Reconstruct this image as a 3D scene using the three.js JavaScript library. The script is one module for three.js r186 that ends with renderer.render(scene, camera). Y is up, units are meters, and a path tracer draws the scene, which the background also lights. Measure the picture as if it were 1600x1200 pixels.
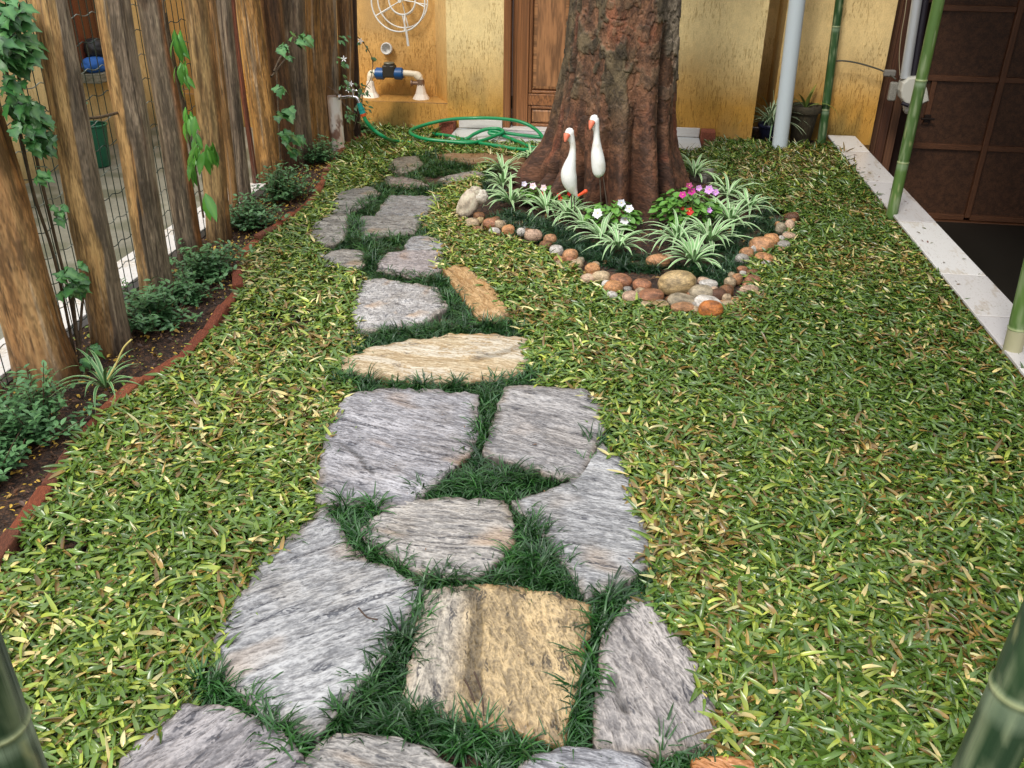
import * as THREE from 'three';
import { RoundedBoxGeometry } from 'three/addons/geometries/RoundedBoxGeometry.js';
import { mergeGeometries } from 'three/addons/utils/BufferGeometryUtils.js';

// ---------------------------------------------------------------- camera, sky, sun, exposure
const scene = new THREE.Scene();
const FOCAL = 1404.6;                                     // focal length in pixels of a 1600 x 1200 picture
const camera = new THREE.PerspectiveCamera(2 * Math.atan(600 / FOCAL) * 180 / Math.PI, 4 / 3, 0.05, 200);
camera.rotation.order = 'YXZ';
camera.rotation.set(-27.85 * Math.PI / 180, 6.97 * Math.PI / 180, 0.82 * Math.PI / 180);
camera.position.set(0, 1.6, 0);
camera.updateMatrixWorld(true);
const renderer = new THREE.WebGLRenderer({ antialias: true });
renderer.toneMapping = THREE.LinearToneMapping;
renderer.toneMappingExposure = 2.0;
renderer.outputColorSpace = THREE.SRGBColorSpace;
renderer.shadowMap.enabled = true;
{ // an even overcast sky, brighter overhead than at the horizon
  const W = 256, H = 128, d = new Float32Array(W * H * 4);
  for (let y = 0; y < H; y++) for (let x = 0; x < W; x++) {
    const up = Math.sin(((y + 0.5) / H - 0.5) * Math.PI), i = (y * W + x) * 4;
    const l = up > 0 ? 0.34 + 0.72 * up : 0.2;
    d[i] = l * 0.985; d[i + 1] = l; d[i + 2] = l * 1.03; d[i + 3] = 1;
  }
  const t = new THREE.DataTexture(d, W, H, THREE.RGBAFormat, THREE.FloatType);
  t.mapping = THREE.EquirectangularReflectionMapping; t.magFilter = THREE.LinearFilter; t.minFilter = THREE.LinearFilter; t.needsUpdate = true;
  scene.background = t; scene.environment = t;
}
const sun = new THREE.DirectionalLight(new THREE.Color(1, 0.96, 0.88), 1.3);
sun.position.set(-3.2, 9, 3.0); sun.target.position.set(0, 0, -4.5); sun.castShadow = true; sun.shadow.radius = 28;
sun.shadow.camera.left = -8; sun.shadow.camera.right = 8; sun.shadow.camera.top = 8; sun.shadow.camera.bottom = -8; sun.shadow.mapSize.set(2048, 2048);
scene.add(sun, sun.target);

// ---------------------------------------------------------------- helpers
const R = Math.PI / 180;
function rng(seed) { let s = seed >>> 0; return () => { s = (s + 0x6d2b79f5) | 0; let t = Math.imul(s ^ (s >>> 15), 1 | s); t = (t + Math.imul(t ^ (t >>> 7), 61 | t)) ^ t; return ((t ^ (t >>> 14)) >>> 0) / 4294967296; }; }
const gauss = (r) => Math.sqrt(-2 * Math.log(1 - r() * 0.999999)) * Math.cos(6.28318 * r());
const lerp = (a, b, t) => a + (b - a) * t, clamp = (x, a = 0, b = 1) => Math.min(b, Math.max(a, x));
const smooth = (a, b, x) => { const t = clamp((x - a) / (b - a)); return t * t * (3 - 2 * t); };
const mix3 = (a, b, t) => [lerp(a[0], b[0], t), lerp(a[1], b[1], t), lerp(a[2], b[2], t)];
const hash = (x, y, z) => { let h = Math.imul(x, 374761393) ^ Math.imul(y, 668265263) ^ Math.imul(z, 1274126177); h = Math.imul(h ^ (h >>> 13), 1274126177); h ^= h >>> 16; return (h >>> 0) / 4294967296; };
function n3(x, y, z) {                                    // value noise, 0..1
  const xi = Math.floor(x), yi = Math.floor(y), zi = Math.floor(z); let u = x - xi, v = y - yi, w = z - zi;
  u = u * u * (3 - 2 * u); v = v * v * (3 - 2 * v); w = w * w * (3 - 2 * w);
  const a = lerp(lerp(hash(xi, yi, zi), hash(xi + 1, yi, zi), u), lerp(hash(xi, yi + 1, zi), hash(xi + 1, yi + 1, zi), u), v);
  const b = lerp(lerp(hash(xi, yi, zi + 1), hash(xi + 1, yi, zi + 1), u), lerp(hash(xi, yi + 1, zi + 1), hash(xi + 1, yi + 1, zi + 1), u), v);
  return lerp(a, b, w);
}
const fbm = (x, y, z, o = 4) => { let s = 0, a = 0.5, t = 0; for (let i = 0; i < o; i++) { s += a * n3(x, y, z); t += a; a *= 0.5; x = x * 2.03 + 7.1; y = y * 2.03 + 3.3; z = z * 2.03 + 1.7; } return s / t; };
function pn(x, y, px, py, s) {                            // value noise in 0..1 that repeats: x, y in 0..1, px by py cells
  x *= px; y *= py; const xi = Math.floor(x), yi = Math.floor(y); let u = x - xi, v = y - yi; u = u * u * (3 - 2 * u); v = v * v * (3 - 2 * v);
  const m = (a, b) => hash(((a % px) + px) % px, ((b % py) + py) % py, s);
  return lerp(lerp(m(xi, yi), m(xi + 1, yi), u), lerp(m(xi, yi + 1), m(xi + 1, yi + 1), u), v);
}
const S2L = (c) => c <= 0.04045 ? c / 12.92 : Math.pow((c + 0.055) / 1.055, 2.4);
const rgb = (r, g, b) => [S2L(r / 255), S2L(g / 255), S2L(b / 255)];      // sRGB bytes to linear
const color = (r, g, b) => new THREE.Color().setRGB(...rgb(r, g, b));
function tex(w, h, f, srgb = true) {                      // a repeating computed texture; f(x, y) in 0..1 gives bytes
  const d = new Uint8Array(w * h * 4);
  for (let y = 0, i = 0; y < h; y++) for (let x = 0; x < w; x++, i += 4) { const c = f((x + 0.5) / w, (y + 0.5) / h); d[i] = clamp(c[0], 0, 255); d[i + 1] = clamp(c[1], 0, 255); d[i + 2] = clamp(c[2], 0, 255); d[i + 3] = 255; }
  const t = new THREE.DataTexture(d, w, h, THREE.RGBAFormat); t.wrapS = t.wrapT = THREE.RepeatWrapping; t.magFilter = THREE.LinearFilter; t.minFilter = THREE.LinearMipmapLinearFilter; t.generateMipmaps = true;
  if (srgb) t.colorSpace = THREE.SRGBColorSpace; t.needsUpdate = true; return t;
}
const grey = (f) => (x, y) => { const v = f(x, y) * 255; return [v, v, v]; };
const std = (o) => new THREE.MeshStandardMaterial({ roughness: 0.8, ...o });

// where the view ray through a picture point (1600 x 1200) meets the plane of height y / of depth z / of side x / a distance along the axis
const _o = camera.position.clone();
const dir = (u, v) => new THREE.Vector3((u - 800) / FOCAL, (600 - v) / FOCAL, -1).applyQuaternion(camera.quaternion);
const G = (u, v, y = 0) => { const d = dir(u, v); return _o.clone().addScaledVector(d, (y - _o.y) / d.y); };
const Wz = (u, v, z) => { const d = dir(u, v); return _o.clone().addScaledVector(d, z / d.z); };
const Wx = (u, v, x) => { const d = dir(u, v); return _o.clone().addScaledVector(d, x / d.x); };
const At = (u, v, k) => _o.clone().addScaledVector(dir(u, v), k);

const names = new Map();
function numbered(n) { const k = names.get(n) ?? 0; names.set(n, k + 1); return k ? n + '_' + String(k).padStart(3, '0') : n; }
function mesh(name, geo, mat, parent) {
  const m = new THREE.Mesh(geo, mat); m.name = parent === scene ? numbered(name) : name; m.castShadow = m.receiveShadow = true; parent.add(m);
  if (parent !== scene) { const k = parent.children.filter((c) => c !== m && c.name.replace(/_\d+$/, '') === name).length; if (k) m.name = name + '_' + String(k).padStart(3, '0'); }
  return m;
}
function thing(name, label, category, p, group, kind) {
  const o = new THREE.Group(); o.name = numbered(name); scene.add(o); if (p) o.position.copy(p);
  return tag(o, label, category, group, kind);
}
function tag(o, label, category, group, kind) { if (label) o.userData.label = label; if (category) o.userData.category = category; if (group) o.userData.group = group; if (kind) o.userData.kind = kind; return o; }
const box = (w, h, d, x = 0, y = 0, z = 0, r = 0.004) => new RoundedBoxGeometry(w, h, d, 1, Math.min(r, w / 3, h / 3, d / 3)).translate(x, y, z);
const boxTo = (x0, x1, y0, y1, z0, z1, r) => box(x1 - x0, y1 - y0, z1 - z0, (x0 + x1) / 2, (y0 + y1) / 2, (z0 + z1) / 2, r);
const merge = (l) => mergeGeometries(l.map((g) => (g.index ? g.toNonIndexed() : g)));
const V = (x, y, z) => new THREE.Vector3(x, y, z);
const tube = (pts, r, n = 40, k = 8, closed = false) => new THREE.TubeGeometry(new THREE.CatmullRomCurve3(pts, closed, 'centripetal'), n, r, k, closed);
function rod(a, b, r, r2 = r, k = 12) { const L = a.distanceTo(b), g = new THREE.CylinderGeometry(r2, r, L, k); g.translate(0, L / 2, 0); g.applyQuaternion(new THREE.Quaternion().setFromUnitVectors(V(0, 1, 0), b.clone().sub(a).normalize())); return g.translate(a.x, a.y, a.z); }
const inPoly = (p, x, y) => { let c = false; for (let i = 0, j = p.length - 1; i < p.length; j = i++) { const a = p[i], b = p[j]; if ((a[1] > y) !== (b[1] > y) && x < (b[0] - a[0]) * (y - a[1]) / (b[1] - a[1]) + a[0]) c = !c; } return c; };
const segDist = (x, y, a, b) => { const dx = b[0] - a[0], dy = b[1] - a[1], t = clamp(((x - a[0]) * dx + (y - a[1]) * dy) / (dx * dx + dy * dy)); return Math.hypot(x - a[0] - dx * t, y - a[1] - dy * t); };
const polyDist = (p, x, y) => { let d = 1e9; for (let i = 0, j = p.length - 1; i < p.length; j = i++) d = Math.min(d, segDist(x, y, p[j], p[i])); return d; };

class Build {                                             // collects vertices, colours and triangles of one mesh
  constructor() { this.p = []; this.c = []; this.u = []; this.i = []; }
  v(x, y, z, c = [1, 1, 1], u = 0, w = 0) { this.p.push(x, y, z); this.c.push(c[0], c[1], c[2]); this.u.push(u, w); return this.p.length / 3 - 1; }
  q(a, b, c, d) { this.i.push(a, b, c, a, c, d); }
  geo() {
    const g = new THREE.BufferGeometry(); g.setAttribute('position', new THREE.Float32BufferAttribute(this.p, 3)); g.setAttribute('color', new THREE.Float32BufferAttribute(this.c, 3)); g.setAttribute('uv', new THREE.Float32BufferAttribute(this.u, 2));
    g.setIndex(this.i); g.computeVertexNormals(); return g;
  }
  // a grid of nu x nv points; f(s, t) returns { p: [x, y, z], c, uv }
  grid(nu, nv, f, wrap = false) {
    const o = this.p.length / 3, w = wrap ? nu : nu + 1;
    for (let j = 0; j <= nv; j++) for (let i = 0; i < w; i++) { const k = f(i / nu, j / nv); this.v(...k.p, k.c, ...(k.uv ?? [i / nu, j / nv])); }
    for (let j = 0; j < nv; j++) for (let i = 0; i < nu; i++) { const a = o + j * w + i, b = o + j * w + (i + 1) % w; this.q(a, b, b + w, a + w); }
  }
  // an arching strap leaf: starts at o, heads to azimuth az at elevation e, bends down by droop over its length
  blade(o, az, len, wid, e, droop, { seg = 7, base = [1, 1, 1], edge = null, tip = null, fold = 0.25, yaw = 0, shape = (t) => Math.pow(Math.sin(Math.PI * Math.min(1, 0.12 + t * 0.88)), 0.7) } = {}) {
    let x = o.x, y = o.y, z = o.z, el = e, a = az; const ds = len / seg, n = edge ? [-1, -0.5, 0, 0.5, 1] : [-1, 0, 1], start = this.p.length / 3;
    for (let s = 0; s <= seg; s++) {
      const t = s / seg, w = wid / 2 * (s === seg ? 0.05 : shape(t)), cx = Math.cos(a), cz = Math.sin(a);
      for (const k of n) {
        let c = edge ? (Math.abs(k) === 1 ? edge : Math.abs(k) === 0.5 ? mix3(edge, base, 0.85) : base) : base; if (tip) c = mix3(c, tip, t * t);
        const up = Math.abs(k) * w * fold;
        this.v(x - cz * k * w - cx * Math.sin(el) * up, y + Math.cos(el) * up, z + cx * k * w - cz * Math.sin(el) * up, c, k, t);
      }
      x += Math.cos(el) * cx * ds; y += Math.sin(el) * ds; z += Math.cos(el) * cz * ds; el -= droop / seg; a += yaw / seg;
      if (y < 0.004 && el < 0) { y = 0.004; el = 0; }
    }
    const m = n.length; for (let s = 0; s < seg; s++) for (let k = 0; k < m - 1; k++) { const i = start + s * m + k; this.q(i, i + 1, i + 1 + m, i + m); }
  }
  // a flat-ish leaf with an outline: pts are [along, across] pairs of one half, the other half mirrors it
  leaf(o, az, el, roll, size, pts, c, c2 = c, cup = 0.25) {
    const m = new THREE.Matrix4().makeRotationFromEuler(new THREE.Euler(roll, -az, el, 'YZX')), p = V(0, 0, 0), s0 = this.p.length / 3;
    const put = (a, b, col) => { p.set(a * size, Math.abs(b) * size * cup - a * a * size * 0.25, b * size).applyMatrix4(m); this.v(o.x + p.x, o.y + p.y, o.z + p.z, col, a, b); };
    const k = pts.length;
    for (const [a, b] of pts) { put(a, -b, c); put(a, 0, c2); put(a, b, c); }
    for (let i = 0; i < k - 1; i++) { const q = s0 + i * 3; this.q(q, q + 1, q + 4, q + 3); this.q(q + 1, q + 2, q + 5, q + 4); }
  }
}
const OVAL = [[0, 0.01], [0.2, 0.18], [0.5, 0.25], [0.8, 0.15], [1, 0.01]], LANCE = [[0, 0.01], [0.25, 0.1], [0.55, 0.13], [0.85, 0.07], [1.05, 0.005]];
const IVY = [[0, 0.12], [-0.12, 0.3], [0.12, 0.5], [0.3, 0.34], [0.55, 0.42], [0.68, 0.2], [1, 0.01]], ROUND = [[0, 0.04], [0.15, 0.3], [0.45, 0.42], [0.8, 0.3], [1, 0.02]];
const leafMat = (o = {}) => new THREE.MeshPhysicalMaterial({ color: 0xffffff, vertexColors: true, roughness: 0.42, side: THREE.DoubleSide, ...o });

// ---------------------------------------------------------------- textures
const T = {};
{
  // banded gneiss: bands run along x
  const bands = (x, y) => { const w = y + 0.03 * (pn(x, y, 3, 3, 1) - 0.5) + 0.012 * (pn(x, y, 9, 14, 2) - 0.5) + 0.005 * (pn(x, y, 34, 50, 8) - 0.5), q = x + 0.03 * pn(x, y, 6, 60, 9);
    return { a: pn(q, w, 20, 84, 3), b: pn(q, w, 50, 170, 4), c: pn(q, w, 120, 300, 5), d: 0.5 * pn(x, y, 280, 300, 6) + 0.5 * pn(x, y, 110, 120, 16), e: pn(x, w, 3, 9, 7), f: pn(q, w, 12, 70, 17), g: pn(x, w, 4, 18, 18), h: pn(x, y, 5, 5, 19) }; };
  const light = (k) => smooth(0.22, 0.76, 0.12 * k.g + 0.22 * k.a + 0.22 * k.b + 0.2 * k.c + 0.24 * k.d);
  T.gneiss = tex(1024, 1024, (x, y) => { const k = bands(x, y), l = light(k); let c = mix3([116, 116, 118], [202, 201, 199], l); c = mix3(c, [224, 224, 222], 0.45 * smooth(0.62, 0.85, k.g) * l);
    c = mix3(c, [186, 150, 116], 0.5 * smooth(0.62, 0.85, k.h) * smooth(0.45, 0.75, k.e)); c = mix3(c, [50, 52, 60], 0.7 * smooth(0.74, 0.86, k.f) * smooth(0.35, 0.65, k.c)); return c; });
  T.tan = tex(1024, 1024, (x, y) => { const k = bands(x, y), l = light(k); let c = mix3([164, 140, 108], [228, 216, 192], l);
    c = mix3(c, [196, 146, 78], 0.62 * smooth(0.5, 0.8, 0.5 * k.e + 0.5 * k.h) * (1 - 0.5 * l)); c = mix3(c, [214, 210, 204], 0.6 * smooth(0.55, 0.75, k.g) * smooth(0.3, 0.6, l)); c = mix3(c, [92, 82, 74], 0.6 * smooth(0.8, 0.9, k.f) * smooth(0.35, 0.6, k.c)); return c; });
  T.gneissBump = tex(1024, 1024, grey((x, y) => { const k = bands(x, y); return 0.15 * k.g + 0.3 * k.a + 0.3 * k.b + 0.18 * k.c + 0.07 * k.d; }), false);
  // rough plaster dragged downwards while wet: short vertical grooves
  const drag = (x, y) => { const xx = x + 0.004 * (pn(x, y, 20, 20, 21) - 0.5); return smooth(0.58, 0.84, 0.55 * pn(xx, y, 230, 26, 22) + 0.45 * pn(xx, y, 380, 60, 23)) * (0.25 + 0.75 * smooth(0.25, 0.65, pn(x, y, 7, 5, 24))); };
  T.plaster = tex(1024, 1024, (x, y) => { const g = drag(x, y), m = 0.9 + 0.08 * pn(x, y, 6, 5, 25) + 0.07 * (pn(x, y, 200, 200, 26) - 0.5) + 0.06 * (pn(x, y, 40, 22, 27) - 0.5); return mix3([255 * m, 252 * m, 245 * m], [176, 154, 116], 0.42 * g); });
  T.plasterBump = tex(1024, 1024, grey((x, y) => 0.75 - 0.6 * drag(x, y) + 0.12 * pn(x, y, 120, 110, 28) + 0.12 * pn(x, y, 260, 250, 29)), false);
  // wood grain along y
  const grain = (x, y) => { const w = x + 0.02 * pn(x, y, 4, 3, 31); return 0.45 * pn(w, y, 36, 4, 32) + 0.35 * pn(w, y, 90, 7, 33) + 0.2 * pn(w, y, 220, 24, 34); };
  T.grain = tex(512, 512, grey((x, y) => 0.66 + 0.34 * smooth(0.2, 0.75, grain(x, y))));
  T.grainBump = tex(512, 512, grey(grain), false);
  const bark = (x, y) => 0.4 * pn(x, y, 16, 9, 41) + 0.3 * pn(x, y, 50, 28, 42) + 0.3 * pn(x, y, 140, 90, 43);
  T.bark = tex(512, 512, grey((x, y) => 0.6 + 0.4 * smooth(0.2, 0.75, bark(x, y)))); T.barkBump = tex(512, 512, grey(bark), false);
  const grit = (x, y) => 0.3 * pn(x, y, 20, 20, 51) + 0.3 * pn(x, y, 70, 70, 52) + 0.4 * pn(x, y, 200, 200, 53);
  T.grit = tex(512, 512, grey((x, y) => 0.62 + 0.38 * smooth(0.15, 0.8, grit(x, y)))); T.gritBump = tex(512, 512, grey(grit), false);
  T.soil = tex(1024, 1024, (x, y) => { const g = 0.45 * pn(x, y, 60, 60, 61) + 0.35 * pn(x, y, 170, 170, 62) + 0.2 * pn(x, y, 12, 12, 63); return mix3([34, 22, 15], [98, 68, 46], smooth(0.25, 0.85, g)); });
  T.soilBump = tex(1024, 1024, grey((x, y) => 0.5 * pn(x, y, 60, 60, 61) + 0.5 * pn(x, y, 170, 170, 62)), false);
  T.concrete = tex(1024, 1024, (x, y) => { const g = 0.5 * pn(x, y, 5, 5, 71) + 0.25 * pn(x, y, 24, 24, 72) + 0.25 * pn(x, y, 160, 160, 73), m = smooth(0.55, 0.75, pn(x, y, 9, 8, 74)); return mix3(mix3([132, 130, 122], [186, 184, 174], g), [96, 100, 78], 0.5 * m); });
  T.tile = tex(512, 512, (x, y) => { const m = 0.7 * smooth(0.6, 0.85, 0.6 * pn(x, y, 4, 5, 81) + 0.4 * pn(x, y, 24, 24, 82)), s = smooth(0.78, 0.9, pn(x, y, 60, 60, 83)); return mix3(mix3([216, 214, 212], [182, 168, 148], 0.6 * m), [120, 104, 84], 0.2 * s); });
}
const rep = (t, x, y = x, r = 0) => { const c = t.clone(); c.repeat.set(x, y); c.rotation = r; c.needsUpdate = true; return c; };
const M = {
  white: std({ color: color(240, 238, 234), roughness: 0.45, map: T.tile }), whitePaint: std({ color: color(236, 236, 236), roughness: 0.35 }), chrome: std({ color: color(225, 225, 232), metalness: 1, roughness: 0.14 }),
  soil: std({ map: T.soil, bumpMap: T.soilBump, bumpScale: 0.012, roughness: 0.85 }), concrete: std({ color: color(206, 206, 196), map: T.concrete, roughness: 0.55, bumpMap: T.gritBump, bumpScale: 0.002 }),
  tile: std({ map: T.tile, roughness: 0.3 }),
  darkFloor: std({ color: color(62, 58, 52), map: T.concrete, roughness: 0.55 }),
};
// ---------------------------------------------------------------- ground, yard, driveway
const ZF = -7.2, ZB = -7.5, KX0 = 1.575, KX1 = 1.785, KY = 0.05, DRIVE = Wz(1520, 346, -7.75).y, SIDE = -3.85;
const lawnY = (x, z) => 0.012 * (fbm(x * 1.3, 1, z * 1.3, 3) - 0.5) * 2;
{
  const gm = std({ map: rep(T.soil, 60), color: color(200, 190, 180) });
  const g = mesh('ground', new THREE.PlaneGeometry(160, 160).rotateX(-Math.PI / 2).translate(0, DRIVE - 0.02, 0), gm, scene); tag(g, 'bare earth that the house and garden stand on', null, null, 'structure');
  const b = new Build(); b.grid(76, 190, (s, t) => { const x = lerp(-2.3, KX0 + 0.02, s), z = lerp(-8.6, 2, t); return { p: [x, lawnY(x, z) - 0.004 + 0.014 * (fbm(x * 9, 3, z * 9, 3) - 0.5), z], c: [1, 1, 1], uv: [x * 1.4, z * 1.4] }; });
  tag(mesh('garden_soil', b.geo(), M.soil, scene), 'dark brown soil of the garden with fallen leaves', null, null, 'structure');
  const yd = new Build(); yd.grid(30, 100, (s, t) => { const x = lerp(SIDE - 0.1, -2.42, s), z = lerp(-7.6, 2, t); return { p: [x, 0.004 * n3(x * 3, 0, z * 3) - 0.02, z], c: [1, 1, 1], uv: [x * 0.6, z * 0.6] }; });
  tag(mesh('side_yard', yd.geo(), M.concrete, scene), 'grey stained concrete passage beyond the wire fence', null, null, 'structure');
  const dv = mesh('driveway', new THREE.PlaneGeometry(6, 13, 1, 1).rotateX(-Math.PI / 2).translate(KX1 + 2.95, DRIVE, -2), M.darkFloor, scene); tag(dv, 'dark wet sunken driveway floor in front of the brown gate', null, null, 'structure');
}
{ // white tiled strip beyond the wire fence
  const k = thing('side_kerb', 'white tiled kerb strip running along beyond the wire mesh fence', null, null, null, 'structure'); const r = rng(5);
  for (let z = -5.4; z < 0.6; z += 0.5) mesh('tile', box(0.2, 0.09, 0.494, -2.35, -0.006 + r() * 0.002, z + 0.25, 0.005), M.tile, k);
}
{ // white tile capped low wall between lawn and driveway
  const k = thing('kerb_wall', 'low wall capped with white tiles between the lawn and the driveway', null, null, null, 'structure');
  mesh('wall_base', boxTo(KX0 + 0.006, KX1 - 0.004, DRIVE, KY - 0.016, -7.49, 2.5, 0.003), std({ color: color(190, 150, 80), map: T.grit, bumpMap: T.gritBump, bumpScale: 0.004 }), k);
  const js = [-7.48, -6.95, -6.09, -5.23, -4.38, -3.86, -3.35, -2.5, -1.65, -0.8, 0.05, 0.9, 1.75], r = rng(6), wet = [M.tile, std({ map: rep(T.tile, 1, 1, 0.6), color: color(238, 236, 236), roughness: 0.24 }), std({ map: rep(T.tile, 0.8, 0.9, 1.9), color: color(228, 226, 228), roughness: 0.28 })];
  for (let i = 0; i < js.length - 1; i++) mesh('tile', box(KX1 - KX0, 0.014, js[i + 1] - js[i] - 0.009, (KX0 + KX1) / 2, KY - 0.007 + r() * 0.0016, (js[i] + js[i + 1]) / 2, 0.003), wet[i % 3], k);
}

// ---------------------------------------------------------------- house
const plaster = std({ map: T.plaster, bumpMap: T.plasterBump, bumpScale: 0.005, vertexColors: true, roughness: 0.72 });
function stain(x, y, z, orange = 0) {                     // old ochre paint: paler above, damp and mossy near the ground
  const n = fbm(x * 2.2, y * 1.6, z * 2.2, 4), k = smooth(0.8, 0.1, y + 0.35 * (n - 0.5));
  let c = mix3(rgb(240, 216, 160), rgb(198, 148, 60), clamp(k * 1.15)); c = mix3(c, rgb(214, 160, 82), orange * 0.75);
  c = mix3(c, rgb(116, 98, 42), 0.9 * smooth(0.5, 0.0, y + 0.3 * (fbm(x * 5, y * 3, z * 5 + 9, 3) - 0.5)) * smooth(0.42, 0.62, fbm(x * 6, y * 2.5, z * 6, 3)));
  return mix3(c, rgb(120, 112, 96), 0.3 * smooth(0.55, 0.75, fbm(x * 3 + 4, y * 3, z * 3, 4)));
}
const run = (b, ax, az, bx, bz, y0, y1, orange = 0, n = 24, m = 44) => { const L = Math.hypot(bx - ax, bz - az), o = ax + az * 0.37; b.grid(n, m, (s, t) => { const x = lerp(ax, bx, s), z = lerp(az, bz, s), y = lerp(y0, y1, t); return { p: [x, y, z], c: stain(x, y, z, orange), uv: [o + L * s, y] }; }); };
const house = thing('house', 'ochre yellow house with rough plaster wall, brown door and meter niche behind the tree', 'house');
const XL = Wz(697, 40, ZF).x, XLb = Wz(680, 40, ZB).x, XR = Wz(1200, 20, ZF).x, XRb = Wz(1229, 20, ZB).x, XG = Wz(1380, 120, ZB).x, DL = Wz(787, 60, ZF).x, DR = DL + 1.16, SILL = Wz(640, 160, ZF).y, TOP = 3.1, DT = 2.15;
{
  const b = new Build();
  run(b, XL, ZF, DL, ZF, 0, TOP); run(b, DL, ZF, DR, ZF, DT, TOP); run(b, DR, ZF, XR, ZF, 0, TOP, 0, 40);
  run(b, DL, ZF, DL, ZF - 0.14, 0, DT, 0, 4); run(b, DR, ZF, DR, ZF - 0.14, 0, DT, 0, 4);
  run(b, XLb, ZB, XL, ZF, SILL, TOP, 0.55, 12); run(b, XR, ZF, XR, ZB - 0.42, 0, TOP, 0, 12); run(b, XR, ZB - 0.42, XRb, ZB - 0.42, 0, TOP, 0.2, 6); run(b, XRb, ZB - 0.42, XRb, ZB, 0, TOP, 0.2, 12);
  mesh('wall', b.geo(), plaster, house);
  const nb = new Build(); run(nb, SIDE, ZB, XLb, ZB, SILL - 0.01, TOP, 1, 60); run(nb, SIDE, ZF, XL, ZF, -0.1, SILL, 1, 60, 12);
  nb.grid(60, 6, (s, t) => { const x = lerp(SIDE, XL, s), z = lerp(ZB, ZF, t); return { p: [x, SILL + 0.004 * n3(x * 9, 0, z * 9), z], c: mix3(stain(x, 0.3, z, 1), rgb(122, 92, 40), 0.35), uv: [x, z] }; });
  tag(mesh('niche', nb.geo(), plaster, house), 'orange ochre meter niche with a sill');
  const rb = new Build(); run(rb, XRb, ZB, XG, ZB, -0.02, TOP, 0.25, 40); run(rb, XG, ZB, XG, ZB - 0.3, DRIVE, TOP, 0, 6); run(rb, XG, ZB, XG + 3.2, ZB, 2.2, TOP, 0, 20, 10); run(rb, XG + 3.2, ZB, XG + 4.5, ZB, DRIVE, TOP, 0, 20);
  mesh('wall', rb.geo(), plaster, house);
  // white pipe stub in the niche wall
  const h = Wz(604, 76, ZB + 0.046), st = new THREE.LatheGeometry([[0.0, -0.035], [0.03, -0.033], [0.034, 0.012], [0.043, 0.016], [0.047, 0.006], [0.048, -0.01]].map((q) => new THREE.Vector2(...q)), 28).rotateX(Math.PI / 2 - 0.15).translate(h.x, h.y, h.z);
  tag(mesh('pipe_stub', st, M.white, house), 'round white open pipe end in the niche wall');
}
const woodMap = (c, o = {}) => std({ color: color(...c), map: T.grain, bumpMap: T.grainBump, bumpScale: 0.002, roughness: 0.5, ...o });
mesh('roof', boxTo(SIDE - 0.2, XG + 4.5, TOP + 0.001, TOP + 0.14, -9.2, ZF - 0.002, 0.01), std({ color: color(170, 96, 70), map: T.grit }), house);
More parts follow.
